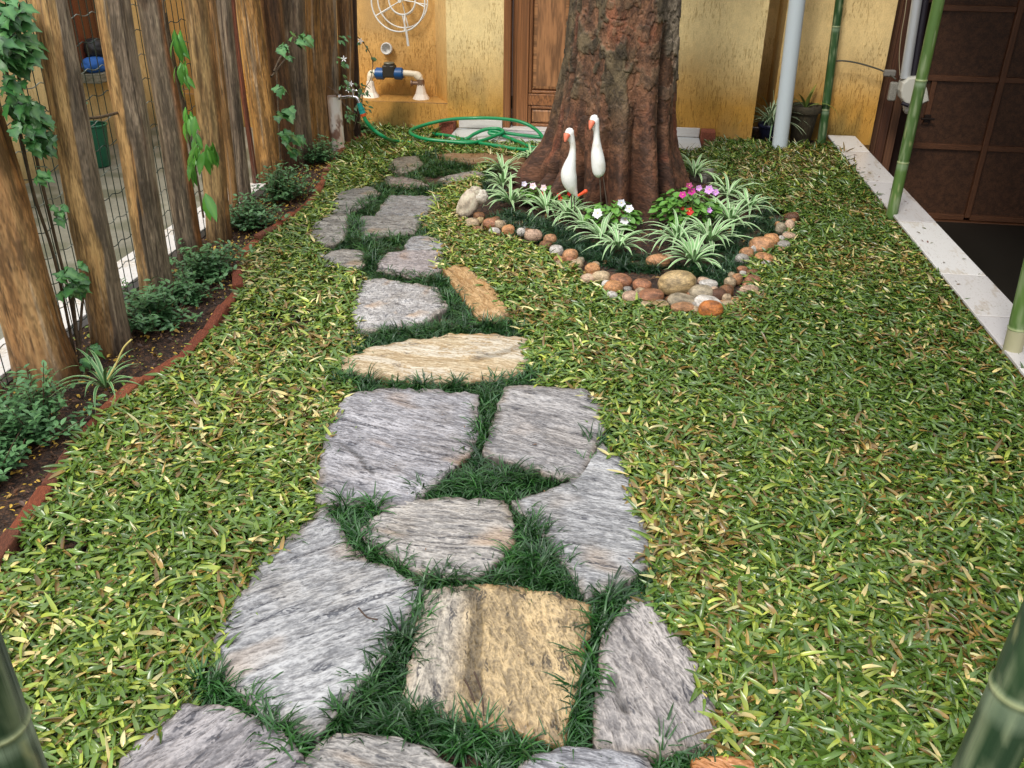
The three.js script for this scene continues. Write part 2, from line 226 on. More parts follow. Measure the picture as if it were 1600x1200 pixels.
{ // panelled wooden door
  const wood = woodMap([158, 104, 62]), wood2 = woodMap([168, 118, 76], { map: rep(T.grain, 1, 1.3) }), dark = woodMap([150, 96, 58]);
  const d = tag(mesh('door', boxTo(DL + 0.06, DR - 0.06, 0.062, DT - 0.05, ZF - 0.125, ZF - 0.1, 0.003), dark, house), 'brown panelled wooden door with a worn varnish');
  const z = ZF - 0.08, L = DL + 0.062, Rr = DR - 0.062, mid = (L + Rr) / 2, yA = Wz(850, 147, z).y, yB = Wz(850, 165, z).y;
  for (const [a, b] of [[L, L + 0.125], [mid - 0.06, mid + 0.06], [Rr - 0.125, Rr]]) mesh('stile', boxTo(a, b, 0.064, DT - 0.054, z - 0.022, z + 0.016, 0.006), wood, d);
  for (const [a, b] of [[L + 0.127, mid - 0.062], [mid + 0.062, Rr - 0.127]]) {
    mesh('rail', boxTo(a, b, yB, yA, z - 0.022, z + 0.013, 0.006), wood, d); mesh('rail', boxTo(a, b, 1.2, 1.32, z - 0.022, z + 0.013, 0.006), wood, d); mesh('rail', boxTo(a, b, 2.0, DT - 0.056, z - 0.022, z + 0.013, 0.006), wood, d);
    for (const [y0, y1] of [[0.066, yB - 0.002], [yA + 0.002, 1.198], [1.322, 1.998]]) {   // raised and fielded panels with a moulding
      mesh('panel_moulding', merge([boxTo(a, a + 0.024, y0, y1, z - 0.02, z + 0.008, 0.008), boxTo(b - 0.024, b, y0, y1, z - 0.02, z + 0.008, 0.008), boxTo(a + 0.024, b - 0.024, y1 - 0.024, y1, z - 0.02, z + 0.0075, 0.008), boxTo(a + 0.024, b - 0.024, y0, y0 + 0.024, z - 0.02, z + 0.0075, 0.008)]), wood, d);
      const s = new THREE.Shape([[a + 0.03, y0 + 0.03], [b - 0.03, y0 + 0.03], [b - 0.03, y1 - 0.03], [a + 0.03, y1 - 0.03]].map((q) => new THREE.Vector2(...q)));
      const w = (b - a) > 0.2 && (y1 - y0) > 0.2 ? 0.028 : 0.014; s.getPoints();
      const s2 = new THREE.Shape([[a + 0.03 + w, y0 + 0.03 + w], [b - 0.03 - w, y0 + 0.03 + w], [b - 0.03 - w, y1 - 0.03 - w], [a + 0.03 + w, y1 - 0.03 - w]].map((q) => new THREE.Vector2(...q)));
      mesh('door_panel', new THREE.ExtrudeGeometry(s2, { depth: 0.004, bevelThickness: 0.014, bevelSize: w, bevelSegments: 2, steps: 1 }).translate(0, 0, z - 0.016), wood2, d);
    }
  }
  mesh('handle', merge([rod(V(Rr - 0.06, 1.05, z + 0.01), V(Rr - 0.06, 1.05, z + 0.06), 0.01), rod(V(Rr - 0.06, 1.05, z + 0.055), V(Rr - 0.17, 1.05, z + 0.055), 0.009)]), M.chrome, d);
  mesh('hinge', rod(V(L - 0.004, 0.2, z + 0.014), V(L - 0.004, 0.3, z + 0.014), 0.007), std({ color: color(40, 36, 32), metalness: 0.6, roughness: 0.5 }), d);
  mesh('door_frame', merge([boxTo(DL + 0.002, DL + 0.054, 0.062, DT, ZF - 0.12, ZF + 0.012, 0.004), boxTo(DR - 0.054, DR - 0.002, 0.062, DT, ZF - 0.12, ZF + 0.012, 0.004), boxTo(DL + 0.056, DR - 0.056, DT - 0.045, DT - 0.002, ZF - 0.12, ZF + 0.011, 0.004)]), wood, house);
}
{ // white tiled step with brick ends in front of the door
  const st = thing('door_step', 'white tiled doorstep with red brick ends below the brown door', 'step');
  const a = Wz(714, 200, ZF).x, b = Wz(1092, 222, ZF).x, y = 0.05, r = rng(9), n = 5;
  for (let i = 0; i < n; i++) mesh('tile', boxTo(lerp(a, b, i / n) + 0.002, lerp(a, b, (i + 1) / n) - 0.002, -0.05, y + r() * 0.002, ZF + 0.004, ZF + 0.42, 0.004), std({ color: color(236 - r() * 14, 232 - r() * 12, 230), map: T.tile, roughness: 0.35 }), st);
  const yt = Wz(750, 187, ZF + 0.02).y;
  tag(mesh('skirting_tile', boxTo(a + 0.02, DL - 0.004, y + 0.004, yt, ZF + 0.002, ZF + 0.02, 0.003), M.white, st), null);
  mesh('skirting_tile', boxTo(DR + 0.004, b - 0.004, y + 0.004, yt, ZF + 0.002, ZF + 0.02, 0.003), M.white, st);
  mesh('sill_tile', boxTo(DL + 0.002, DR - 0.002, y + 0.0035, y + 0.016, ZF - 0.12, ZF + 0.045, 0.003), M.white, st);
  const brick = std({ color: color(168, 92, 66), map: T.grit, bumpMap: T.gritBump, bumpScale: 0.004 });
  mesh('brick', boxTo(a - 0.12, a - 0.004, -0.02, yt - 0.005, ZF + 0.004, ZF + 0.13, 0.008), brick, st); mesh('brick', boxTo(b + 0.004, b + 0.11, -0.02, yt, ZF + 0.004, ZF + 0.13, 0.008), brick, st);
}
{ // brown sheet metal gate of the driveway, in a wooden frame
  const z = -7.75, g = thing('garage_gate', 'dark brown metal panel gate on the right behind the driveway', 'gate');
  const sheet = std({ color: color(92, 60, 40), map: T.grit, roughness: 0.5, metalness: 0.1 }), bar = std({ color: color(120, 78, 52), map: T.grit, roughness: 0.45, metalness: 0.1 }), old = woodMap([120, 82, 58]), wd = woodMap([96, 60, 42]);
  const x0 = Wz(1418, 229, z).x, xb = Wz(1551, 178, z).x, bay = xb - x0, ys = [338, 229, 122, 12].map((v) => Wz(1480, v, z).y); for (let i = 0; i < 3; i++) ys.push(ys[ys.length - 1] + (ys[3] - ys[2]));
  const xs = [0, 1, 2, 3, 4, 5].map((i) => x0 + bay * i), y1 = ys[ys.length - 1];
  for (let i = 0; i < 5; i++) for (let j = 0; j < ys.length - 1; j++) mesh('gate_panel', boxTo(xs[i] + 0.004, xs[i + 1] - 0.004, ys[j] + 0.01, ys[j + 1] - 0.01, z - 0.012, z - 0.006, 0.002), sheet, g);
  for (const x of xs) mesh('gate_stile', boxTo(x - 0.022, x + 0.022, ys[0], y1, z - 0.02, z + 0.026, 0.004), bar, g);
  for (let i = 0; i < 5; i++) for (const y of ys) mesh('gate_rail', boxTo(xs[i] + 0.024, xs[i + 1] - 0.024, y - 0.022, y + 0.022, z - 0.018, z + 0.02, 0.004), bar, g);
  for (const [u, v0, v1] of [[1462, 118, 194], [1466, -60, 4]]) { const a = Wz(u, v0, z), c = Wz(u - 9, v1, z); mesh('brace', boxTo(a.x - 0.02, a.x + 0.02, c.y, a.y, z - 0.006, z + 0.012, 0.003), bar, g); }
  const l = Wz(1450, 186, z + 0.04); mesh('latch', merge([rod(V(l.x - 0.05, l.y, l.z), V(l.x + 0.05, l.y, l.z), 0.009), box(0.05, 0.06, 0.02, l.x, l.y, l.z - 0.02)]), std({ color: color(40, 30, 26), metalness: 0.5, roughness: 0.5 }), g);
  mesh('added_backing', boxTo(XG - 0.1, xs[5] + 0.3, DRIVE - 0.3, 2.5, z - 0.09, z - 0.06, 0.003), std({ color: color(60, 36, 26) }), g); mesh('threshold', boxTo(XG + 0.01, xs[5], DRIVE - 0.05, ys[0] - 0.026, z - 0.03, z + 0.05, 0.006), bar, g);  // dark backing added behind the gate to shut out sky in the gaps
  const fx = XG + 0.004; let i = 0;
  for (const [a, b, dz] of [[0, 0.075, 0], [0.078, 0.15, -0.012], [0.153, 0.215, 0.006]]) mesh('frame_board', boxTo(fx + a, fx + b, DRIVE, 2.18, z + 0.06 + dz, z + 0.12 + dz, 0.005), i++ === 1 ? wd : old, g);
}
{ // roof over the driveway
  const rf = thing('carport_roof', 'flat concrete roof over the sunken driveway on the right', 'roof');
  mesh('slab', boxTo(1.72, 6.9, 2.45, 2.6, -7.49, -0.4, 0.01), M.concrete, rf); mesh('side_wall', boxTo(6.55, 6.75, DRIVE, 2.449, -7.49, 1, 0.01), std({ color: color(200, 160, 90), map: T.grit }), rf);
}
{ // neighbouring wall across the passage, with a brown shutter
  const n = thing('passage_wall', 'cream yellow plaster wall across the concrete passage beyond the fence', 'wall');
  const b = new Build(); b.grid(90, 30, (s, t) => { const z = lerp(-7.49, 1.5, s), y = lerp(-0.03, 1.9, t), q = fbm(z * 2, y * 2, 3, 4); return { p: [SIDE, y, z], c: mix3(mix3(rgb(244, 226, 178), rgb(222, 192, 124), q), rgb(120, 104, 70), 0.6 * smooth(0.4, 0, y + 0.4 * (q - 0.5))), uv: [z, y] }; });
  mesh('wall_face', b.geo(), plaster, n); mesh('wall_core', boxTo(SIDE - 0.2, SIDE - 0.01, -0.03, 1.9, -7.49, 1.5, 0.005), M.concrete, n);
  const za = Wx(152, 40, SIDE).z, zb = Wx(112, 40, SIDE).z, y0 = Wx(140, 108, SIDE).y, br = woodMap([112, 66, 38]);
  const w = mesh('window', boxTo(SIDE + 0.002, SIDE + 0.02, y0, 1.6, Math.min(za, zb), Math.max(za, zb), 0.004), br, n);
  for (let k = 0; k < 4; k++) mesh('shutter_board', boxTo(SIDE + 0.02, SIDE + 0.034, y0 + 0.03, 1.56, lerp(za, zb, k / 4 + 0.01), lerp(za, zb, (k + 1) / 4 - 0.01), 0.004).translate(0.001, 0, 0), woodMap([104 + k * 6, 62, 36]), w);
  mesh('sill', boxTo(SIDE, SIDE + 0.16, y0 - 0.07, y0 - 0.006, Math.min(za, zb) - 0.06, Math.max(za, zb) + 0.06, 0.006), M.concrete, n);
  // the bundle that lies on the sill
  const q = Wx(146, 78, SIDE + 0.09), bag = thing('cloth_bundle', 'blue cloth bundle with a black top on the window sill beyond the fence', 'bundle', V(SIDE + 0.085, y0 - 0.006, q.z));
  const lump = (rx, ry, rz, s) => { const g = new THREE.SphereGeometry(1, 40, 28), p = g.attributes.position; for (let i = 0; i < p.count; i++) { const k = 1 + 0.35 * (fbm(p.getX(i) * 1.7 + s, p.getY(i) * 1.7, p.getZ(i) * 1.7, 3) - 0.5); p.setXYZ(i, p.getX(i) * rx * k, p.getY(i) * ry * k, p.getZ(i) * rz * k); } g.computeVertexNormals(); return g; };
  mesh('blue_cloth', lump(0.075, 0.06, 0.12, 2).translate(0, 0.05, 0), std({ color: color(36, 92, 168), roughness: 0.8 }), bag); mesh('black_top', lump(0.07, 0.075, 0.085, 8).translate(0, 0.15, -0.03), std({ color: color(22, 22, 26), roughness: 0.6 }), bag);
}
{
  const p = Wx(152, 246, SIDE + 0.22); p.y = -0.015;
  const t = thing('plastic_bin', 'dark green plastic bin by the wall beyond the fence', 'bin', p), gm = std({ color: color(20, 92, 66), roughness: 0.4 });
  mesh('bucket', new THREE.LatheGeometry([[0, 0.004], [0.08, 0.004], [0.1, 0.28], [0.096, 0.28], [0.078, 0.012]].map((q) => new THREE.Vector2(...q)), 32), gm, t); mesh('rim', new THREE.TorusGeometry(0.1, 0.008, 8, 36).rotateX(Math.PI / 2).translate(0, 0.28, 0), gm, t);
}
// ---------------------------------------------------------------- stepping stone path
const STONE_Y = 0.035;
const STONES = [ // outline in the picture, rock, direction of its bands, relief, label
  [[[505, 793], [524, 815], [550, 863], [604, 893], [657, 922], [600, 1003], [497, 1136], [455, 1122], [414, 1103], [380, 1066], [331, 1032], [357, 970], [402, 904], [461, 833]], 'gneiss', -38, 1, 'large grey banded slab with diagonal streaks at the left of the path'],
  [[[666, 928], [710, 919], [752, 914], [838, 927], [918, 943], [908, 1000], [892, 1059], [871, 1145], [810, 1130], [752, 1121], [639, 1088], [650, 1050], [657, 1011]], 'gneiss', 78, 1.2, 'tan and white slab with a dark vein', [1.12, 1.06, 0.96]],
  [[[990, 940], [1016, 940], [1049, 987], [1082, 1050], [1114, 1112], [1117, 1145], [1019, 1165], [936, 1154], [948, 1029], [960, 976]], 'gneiss', 68, 1, 'narrow pinkish grey slab at the right of the path', [1.0, 0.96, 0.93]],
  [[[289, 1103], [340, 1110], [378, 1124], [425, 1150], [455, 1178], [478, 1215], [440, 1330], [300, 1360], [150, 1310], [200, 1183], [253, 1130]], 'gneiss', -60, 1, 'grey slab at the bottom left corner of the path', [0.93, 0.9, 0.9]],
  [[[475, 1205], [505, 1165], [532, 1148], [575, 1150], [615, 1156], [665, 1175], [705, 1200], [770, 1225], [740, 1320], [520, 1340]], 'gneiss', 4, 1, 'pale slab cut by the bottom edge of the photograph', [1.03, 1.0, 0.96]],
  [[[825, 1205], [845, 1183], [871, 1176], [935, 1178], [996, 1181], [1012, 1215], [1000, 1320], [820, 1320]], 'gneiss', 10, 1, null, [0.95, 0.95, 0.97]],
  [[[1095, 1192], [1130, 1184], [1170, 1190], [1210, 1280], [1100, 1300]], 'tan', 20, 1, 'orange brown stone at the bottom right end of the path', [1, 0.75, 0.55]],
  [[[575, 830], [588, 810], [610, 792], [651, 784], [720, 780], [782, 781], [793, 805], [794, 839], [770, 868], [740, 892], [700, 894], [651, 880], [612, 860], [582, 845]], 'gneiss', 2, 1, 'pale grey rounded slab in the middle of the path', [1.03, 1.0, 0.96]],
  [[[954, 708], [966, 712], [976, 740], [996, 810], [1016, 875], [970, 900], [918, 922], [902, 900], [885, 875], [847, 815], [806, 780], [880, 762], [905, 744], [926, 708], [940, 694]], 'gneiss', 6, 1, 'long grey slab at the right side of the path'],
  [[[550, 613], [616, 607], [690, 612], [742, 616], [738, 660], [728, 703], [690, 735], [639, 782], [565, 780], [497, 778], [505, 730], [515, 679], [530, 640]], 'gneiss', 14, 1, 'wide grey slab with a dark crack', [0.98, 0.97, 0.99]],
  [[[792, 604], [850, 604], [918, 610], [930, 635], [936, 662], [922, 704], [903, 742], [850, 732], [812, 714], [764, 703], [778, 655]], 'gneiss', 16, 1, 'grey slab beside the wide one at the right', [0.96, 0.94, 0.93]],
  [[[540, 556], [583, 543], [637, 532], [703, 523], [770, 521], [818, 527], [825, 557], [806, 578], [783, 588], [683, 593], [590, 584], [543, 577]], 'tan', 4, 1, 'wide golden tan slab across the path', [1.05, 1.03, 0.98]],
  [[[566, 437], [590, 434], [627, 440], [680, 450], [693, 477], [663, 500], [597, 508], [560, 514], [556, 490], [560, 458]], 'gneiss', 20, 4, 'rough speckled pale grey stone', [1.12, 1.1, 1.08]],
  [[[693, 420], [712, 415], [733, 416], [757, 440], [793, 484], [770, 500], [743, 491], [717, 450]], 'tan', 60, 1, 'long rusty tan stone lying at an angle at the right', [1, 0.88, 0.72]],
  [[[502, 395], [530, 392], [560, 391], [563, 410], [550, 420], [514, 413]], 'gneiss', 0, 2, null, [1.0, 0.98, 0.94]],
  [[[613, 393], [650, 390], [687, 389], [682, 420], [643, 428], [598, 418], [602, 405]], 'gneiss', 8, 2, null, [1.0, 0.95, 0.94]],
  [[[648, 370], [678, 372], [684, 386], [640, 388]], 'gneiss', 8, 2, null, [0.95, 0.95, 0.95]],
  [[[508, 338], [540, 336], [532, 372], [510, 381], [484, 364]], 'gneiss', 4, 2, null, [0.92, 0.9, 0.85]],
  [[[572, 338], [658, 337], [640, 360], [583, 368], [566, 354]], 'gneiss', 2, 2, null, [0.86, 0.85, 0.82]],
  [[[532, 300], [580, 291], [588, 303], [548, 331], [523, 333]], 'gneiss', 6, 2, null, [0.88, 0.87, 0.83]],
  [[[612, 305], [684, 306], [660, 335], [594, 333]], 'gneiss', 2, 2, null, [0.86, 0.86, 0.85]],
  [[[606, 274], [640, 280], [664, 287], [640, 291], [612, 288]], 'gneiss', 6, 2, null, [0.84, 0.78, 0.74]],
  [[[690, 278], [742, 266], [752, 272], [704, 284]], 'gneiss', -6, 2, null, [0.95, 0.92, 0.88]],
  [[[612, 263], [620, 247], [650, 243], [654, 256], [636, 266]], 'gneiss', 6, 2, null, [0.8, 0.77, 0.7]],
  [[[690, 239], [760, 240], [815, 246], [812, 254], [760, 252], [692, 250]], 'tan', 2, 1.4, 'brown stone strip at the far end of the path', [0.72, 0.62, 0.54]],
  [[[1092, 262], [1120, 262], [1124, 272], [1100, 276], [1086, 270]], 'gneiss', 2, 2, null, [0.85, 0.84, 0.82]],
];
const gp = (l) => l.map(([u, v]) => { const p = G(u, v, STONE_Y); return [p.x, p.z]; });
const MARKS = { 13: [gp([[700, 416], [790, 490]]), 0.001, 1, 0, null], 1: [gp([[736, 918], [748, 960], [742, 1010], [738, 1060], [742, 1085]]), 0.026, 0.36, 1, [1.04, 0.86, 0.56]], 9: [gp([[512, 688], [540, 698], [562, 714], [574, 734], [584, 742]]), 0.012, 0.4, 0, null], 2: [gp([[958, 1060], [966, 1088], [976, 1112]]), 0.016, 0.35, 0, null], 11: [gp([[740, 560], [780, 552], [815, 540]]), 0.03, 0.62, 0, null] };
const stonePolys = [];
{
  const path = thing('garden_path', 'path of flat irregular grey and tan stone slabs through the lawn', null, null, null, 'structure');
  STONES.forEach(([px, rock, ang, us, label, tint], k) => {
    const y0 = STONE_Y + ((k * 37) % 7) * 0.0012, pts = px.map(([u, v]) => { const p = G(u, v, y0); return [p.x, p.z]; }); stonePolys.push(pts);
    const cx = pts.reduce((s, p) => s + p[0], 0) / pts.length, cz = pts.reduce((s, p) => s + p[1], 0) / pts.length;
    const out = []; let sm = pts; // cut the corners once, then split into short steps with a chipped edge
    sm = pts.flatMap((p, i) => { const q = pts[(i + 1) % pts.length]; return [[lerp(p[0], q[0], 0.03), lerp(p[1], q[1], 0.03)], [lerp(p[0], q[0], 0.97), lerp(p[1], q[1], 0.97)]]; });
    sm.forEach((p, i) => { const q = sm[(i + 1) % sm.length], n = Math.max(1, Math.round(Math.hypot(q[0] - p[0], q[1] - p[1]) / 0.012)); for (let j = 0; j < n; j++) { const x = lerp(p[0], q[0], j / n), z = lerp(p[1], q[1], j / n); const e = 1 + ((k > 13 ? 0.034 : 0.022) + 0.022 * (fbm(x * 14, k, z * 14, 3) - 0.5) + 0.012 * (n3(x * 70, k, z * 70) - 0.5)) / Math.max(0.06, Math.hypot(x - cx, z - cz)); out.push([cx + (x - cx) * e, cz + (z - cz) * e]); } });
    const N = out.length, b = new Build(), ca = Math.cos(ang * R), sa = Math.sin(ang * R), sc = 1.15, off = k * 0.371;
    const rings = [[1.004, -0.05], [1.006, -0.014], [1.0, -0.005], [0.99, -0.001], [0.975, 0]]; const NR = k < 13 ? 44 : 20; for (let i = 1; i <= NR; i++) rings.push([0.975 * (1 - i / (NR + 0.001)), 0]);
    rings.forEach(([t, dy]) => out.forEach(([ox, oz]) => {
      const x = cx + (ox - cx) * t, z = cz + (oz - cz) * t, a = x * ca + z * sa, c = -x * sa + z * ca;
      const h = dy <= -0.05 ? 0 : 0.010 * (fbm(a * 5 * us, k, c * 13, 4) - 0.5) + 0.006 * (fbm(a * 9 * us, k + 4, c * 55, 3) - 0.5) + (us > 3 ? 0.012 * (fbm(x * 30, k, z * 30, 3) - 0.5) : 0) - 0.012 * smooth(0.8, 1, t) * n3(x * 40, 2, z * 40);
      let tc = [1, 1, 1], sink = 0; if (MARKS[k]) { const [line, w, m, side, shade] = MARKS[k]; for (let i = 1; i < line.length; i++) { const d = segDist(x, z, line[i - 1], line[i]) + 0.012 * (fbm(x * 40, 1, z * 40, 2) - 0.5), q = smooth(w, w * 0.35, d); tc = tc.map((c) => Math.min(c, lerp(1, m, q))); sink = Math.max(sink, q * 0.004); } if (side) tc = mix3(tc, tc.map((c, i) => c * shade[i]), smooth(-0.04, 0.05, (x - line[0][0]) * side + 0.06 * (fbm(x * 8, 1, z * 8, 2) - 0.5))); }
      const rimAndDirt = smooth(0.86, 1.0, t + 0.16 * (fbm(x * 16, 5, z * 16, 3) - 0.5)) * 0.75 + 0.3 * smooth(0.6, 0.75, fbm(x * 7, k, z * 7, 4)); tc = tc.map((c, i) => c * lerp(1, [0.62, 0.54, 0.44][i], rimAndDirt));  // brown soil stains; rim also darkened in colour so slabs look thicker
      b.v(x, y0 + dy + h - sink, z, tc, a * sc * us + off, c * sc + off * 1.7);
    }));
    for (let j = 0; j < rings.length - 1; j++) for (let i = 0; i < N; i++) { const i2 = (i + 1) % N; b.q(j * N + i, (j + 1) * N + i, (j + 1) * N + i2, j * N + i2); }
    const m = std({ map: T[rock], bumpMap: T.gneissBump, bumpScale: 0.008, vertexColors: true, roughness: 0.4, color: new THREE.Color().setRGB(...(tint ?? [1, 1, 1]).map((c, i) => Math.pow(c, 2.2) * [0.7, 0.705, 0.73][i])) });
    tag(mesh('flagstone', b.geo(), m, path), label);
  });
}

// ---------------------------------------------------------------- brick edging
const EDGE = [[-110, 1010], [0, 856], [70, 752], [140, 653], [200, 603], [240, 578], [267, 560], [300, 537], [340, 493], [356, 470], [374, 443], [368, 420], [375, 398], [392, 380], [415, 361], [447, 339], [473, 321], [500, 293], [512, 257], [550, 217], [574, 206]].map(([u, v]) => { const p = G(u, v, 0.045); return [p.x, p.z]; });
{
  const e = thing('brick_edging', 'row of terracotta bricks edging the lawn beside the fence bed', 'edging'), r = rng(21);
  const lens = EDGE.map((p, i) => i ? Math.hypot(p[0] - EDGE[i - 1][0], p[1] - EDGE[i - 1][1]) : 0), tot = lens.reduce((a, b) => a + b), at = (s) => { let i = 1; while (i < EDGE.length - 1 && s > lens[i]) s -= lens[i++]; const t = s / lens[i]; return [lerp(EDGE[i - 1][0], EDGE[i][0], t), lerp(EDGE[i - 1][1], EDGE[i][1], t)]; };
  const mats = [[184, 98, 62], [168, 88, 58], [192, 110, 72], [150, 88, 62]].map((c) => std({ color: color(...c), map: T.grit, bumpMap: T.gritBump, bumpScale: 0.006, roughness: 0.85 }));
  for (let s = 0; s < tot - 0.1; s += 0.232) {
    const a = at(s), b = at(Math.min(tot, s + 0.222)), L = Math.hypot(b[0] - a[0], b[1] - a[1]); if (L < 0.05) continue;
    const g = new RoundedBoxGeometry(L, 0.11, 0.046, 3, 0.011), p = g.attributes.position; for (let i = 0; i < p.count; i++) { const n = 0.012 * (fbm(p.getX(i) * 24 + s * 9, p.getY(i) * 24, p.getZ(i) * 24, 2) - 0.5); p.setXYZ(i, p.getX(i) + n, p.getY(i) + n, p.getZ(i) + n); } g.computeVertexNormals();
    const m = mesh('brick', g, mats[Math.floor(r() * 4)], e); m.position.set((a[0] + b[0]) / 2, -0.014 + (r() - 0.5) * 0.026, (a[1] + b[1]) / 2); m.rotation.set((r() - 0.5) * 0.2, -Math.atan2(b[1] - a[1], b[0] - a[0]) + (r() - 0.5) * 0.05, (r() - 0.5) * 0.06);
  }
}

// ---------------------------------------------------------------- rough log fence
const barkWood = std({ vertexColors: true, map: rep(T.bark, 1.5, 1.1), bumpMap: rep(T.barkBump, 1.5, 1.1), bumpScale: 0.006, roughness: 0.55 });
const TAN = rgb(212, 172, 114), TAN2 = rgb(178, 134, 84), GREY = rgb(142, 124, 104), GREYL = rgb(192, 172, 144), DARK = rgb(62, 46, 36), ORANGE = rgb(182, 108, 38);
function post(uB, vB, wB, uT, vT, wT, seed, style, label, H = 1.55) {
  const b0 = G(uB, vB, 0.02), k = b0.clone().sub(_o).dot(V(0, 0, -1).applyQuaternion(camera.quaternion)), rB = wB * (vB < 270 ? 0.54 : 0.46) / FOCAL * k;
  const base = b0.clone().addScaledVector(V(b0.x, 0, b0.z).normalize(), rB * 0.8), tp = Wz(uT, vT, base.z), kt = tp.clone().sub(_o).dot(V(0, 0, -1).applyQuaternion(camera.quaternion)), rT = wT * (vB < 270 ? 0.53 : 0.44) / FOCAL * kt;
  const tc = Math.atan2(-base.z, -base.x), b = new Build(), NU = wB < 20 ? 28 : wB > 40 ? 110 : 70, NV = wB > 40 ? 300 : 190;
  b.grid(NU, NV, (s, t) => {
    const th = s * Math.PI * 2, y = lerp(-0.08, H, t), f = (y - base.y) / (tp.y - base.y), cx = Math.cos(th), cz = Math.sin(th); let ph = th - tc; ph = Math.atan2(Math.sin(ph), Math.cos(ph));
    const wob = 0.03 * (fbm(y * 1.3, seed, 1, 2) - 0.5), wob2 = 0.03 * (fbm(y * 1.3, seed, 5, 2) - 0.5);
    let r = lerp(rB, rT, f) * (1 + 0.26 * (fbm(cx * 1.1 + seed, y * 1.6, cz * 1.1, 3) - 0.5) + 0.07 * (n3(cx * 4, y * 2.2, cz * 4 + seed) - 0.5) + 0.10 * Math.exp(-Math.pow((y - 0.02) / 0.1, 2)));
    const crack = 0.9 * smooth(0.016, 0.004, Math.abs(fbm(cx * 5 + seed * 2, y * 0.9, cz * 5, 3) - 0.5)) * smooth(0.45, 0.6, n3(cx * 2, y * 2.6, cz * 2 + seed)) + smooth(0.7, 0.8, n3(cx * 5 + seed, y * 0.9, cz * 5)) * smooth(0.5, 0.65, fbm(cx * 14, y * 2, cz * 14 + seed, 2)), knot = smooth(0.83, 0.9, n3(cx * 2.2 + seed * 3, y * 4, cz * 2.2));
    const bound = 0.5 * (fbm(cx * 1.5, y * 2.2, seed, 3) - 0.5) + 0.12 * (n3(cx * 6, y * 9, seed) - 0.5), side = smooth(-0.02, 0.06, (style.g ?? -9) - ph * 0.5 + bound * 1.3);
    r *= 1 - 0.05 * crack + 0.03 * knot + 0.035 * (side - 0.5);
    const fib = 0.45 * fbm(cx * 11 + seed, y * 5, cz * 11, 4) + 0.55 * fbm(cx * 3 + seed, y * 6, cz * 3, 4), big = fbm(cx * 1.5, y * 1.7 + seed, cz * 1.5, 3);
    let c = mix3(style.b ?? TAN2, style.a ?? TAN, smooth(0.34, 0.62, 0.6 * fib + 0.4 * big)), q = mix3(GREY, GREYL, 0.8 * smooth(0.55, 0.7, fib)); q = mix3(q, DARK, 0.55 * smooth(0.5, 0.3, big));
    c = mix3(c, q, side * (style.k ?? 1)); c = mix3(c, ORANGE, (style.o ?? 0) * smooth(0.35, 0.9, -ph) * 0.8); c = mix3(c, GREYL, 0.55 * smooth(0.66, 0.74, fbm(cx * 5, y * 1.2 + seed * 2, cz * 5, 3)));
    c = mix3(c, DARK, 0.8 * crack); c = mix3(c, rgb(84, 54, 34), 0.5 * knot); c = mix3(c, rgb(58, 42, 30), 0.6 * smooth(0.22, 0.0, y + 0.1 * (fib - 0.5))); if (t === 1) r *= 0.9;
    return { p: [lerp(base.x, tp.x, f) + wob + cx * r, y, base.z + wob2 + cz * r], c, uv: [s * 0.7 + seed * 0.13, y * 0.6] };
  }, true);
  const o = b.p.length / 3, tx = lerp(base.x, tp.x, (H - base.y) / (tp.y - base.y)); b.v(tx, H + 0.004, base.z, DARK, 0, 0); for (let i = 0; i < NU; i++) b.i.push(o - NU + i, o, o - NU + (i + 1) % NU);
  const m = mesh('fence_post', b.geo(), barkWood, scene); return tag(m, label, 'post', 'rough log posts of the fence on the left');
}
post(-6, 664, 46, -78, 400, 46, 1, { a: TAN2, b: rgb(104, 66, 38) }, 'dark brown log post cut off by the left edge of the photograph');
post(80, 597, 96, -48, 170, 98, 2, { a: rgb(206, 164, 112), b: rgb(176, 130, 82), o: 0.55 }, 'thickest tan log post, nearest whole one of the left fence');
post(178, 548, 60, 78, 0, 60, 3, { g: 0.02 }, 'log post with tan left half and grey right half, beside the thickest post');
post(247, 470, 54, 177, 0, 57, 4, { g: 0.1 }, 'log post with ragged grey bark edge, third large one from the left');
post(303, 410, 40, 237, 0, 45, 5, { g: 0.9, o: 1 }, 'smooth grey brown log post with an orange right edge');
post(344, 373, 40, 307, 0, 45, 6, { a: rgb(196, 164, 112), b: rgb(160, 124, 80), o: 0.5 }, 'pale tan log post with light scratches behind the hanging vine');
post(367, 338, 16, 331, 0, 15, 7, { a: TAN2 }, 'very thin tan stake just left of the slim grey post');
post(384, 320, 25, 350, 0, 25, 8, { g: 2 }, 'slim dark grey post between two tan posts');
post(398, 292, 9, 365, 0, 10, 9, { a: rgb(150, 84, 56), b: rgb(120, 64, 44) }, 'narrow red brown batten behind the orange tan post');
post(421, 278, 42, 387, 0, 43, 10, { a: rgb(200, 150, 84), b: rgb(168, 120, 64) }, 'orange tan smooth log post in the middle of the fence');
post(450, 263, 27, 424, 0, 33, 11, { a: rgb(138, 98, 62), b: rgb(104, 72, 46) }, 'dark brown post in the gap right of the orange tan post');
post(473, 253, 27, 459, 0, 35, 12, { g: 2, k: 0.9 }, 'pale grey weathered post behind the ivy sprig');
post(500, 241, 27, 488, 0, 24, 13, { a: rgb(158, 112, 52) }, 'ochre brown post right of the pale grey one');
post(521, 232, 25, 512, 0, 25, 14, { a: rgb(140, 104, 62), g: -0.3 }, 'brown grey post behind the standing tap pipe');
post(541, 226, 24, 537, 0, 23, 15, { a: rgb(156, 112, 66), b: rgb(118, 82, 50) }, 'brown post behind the jasmine twigs');
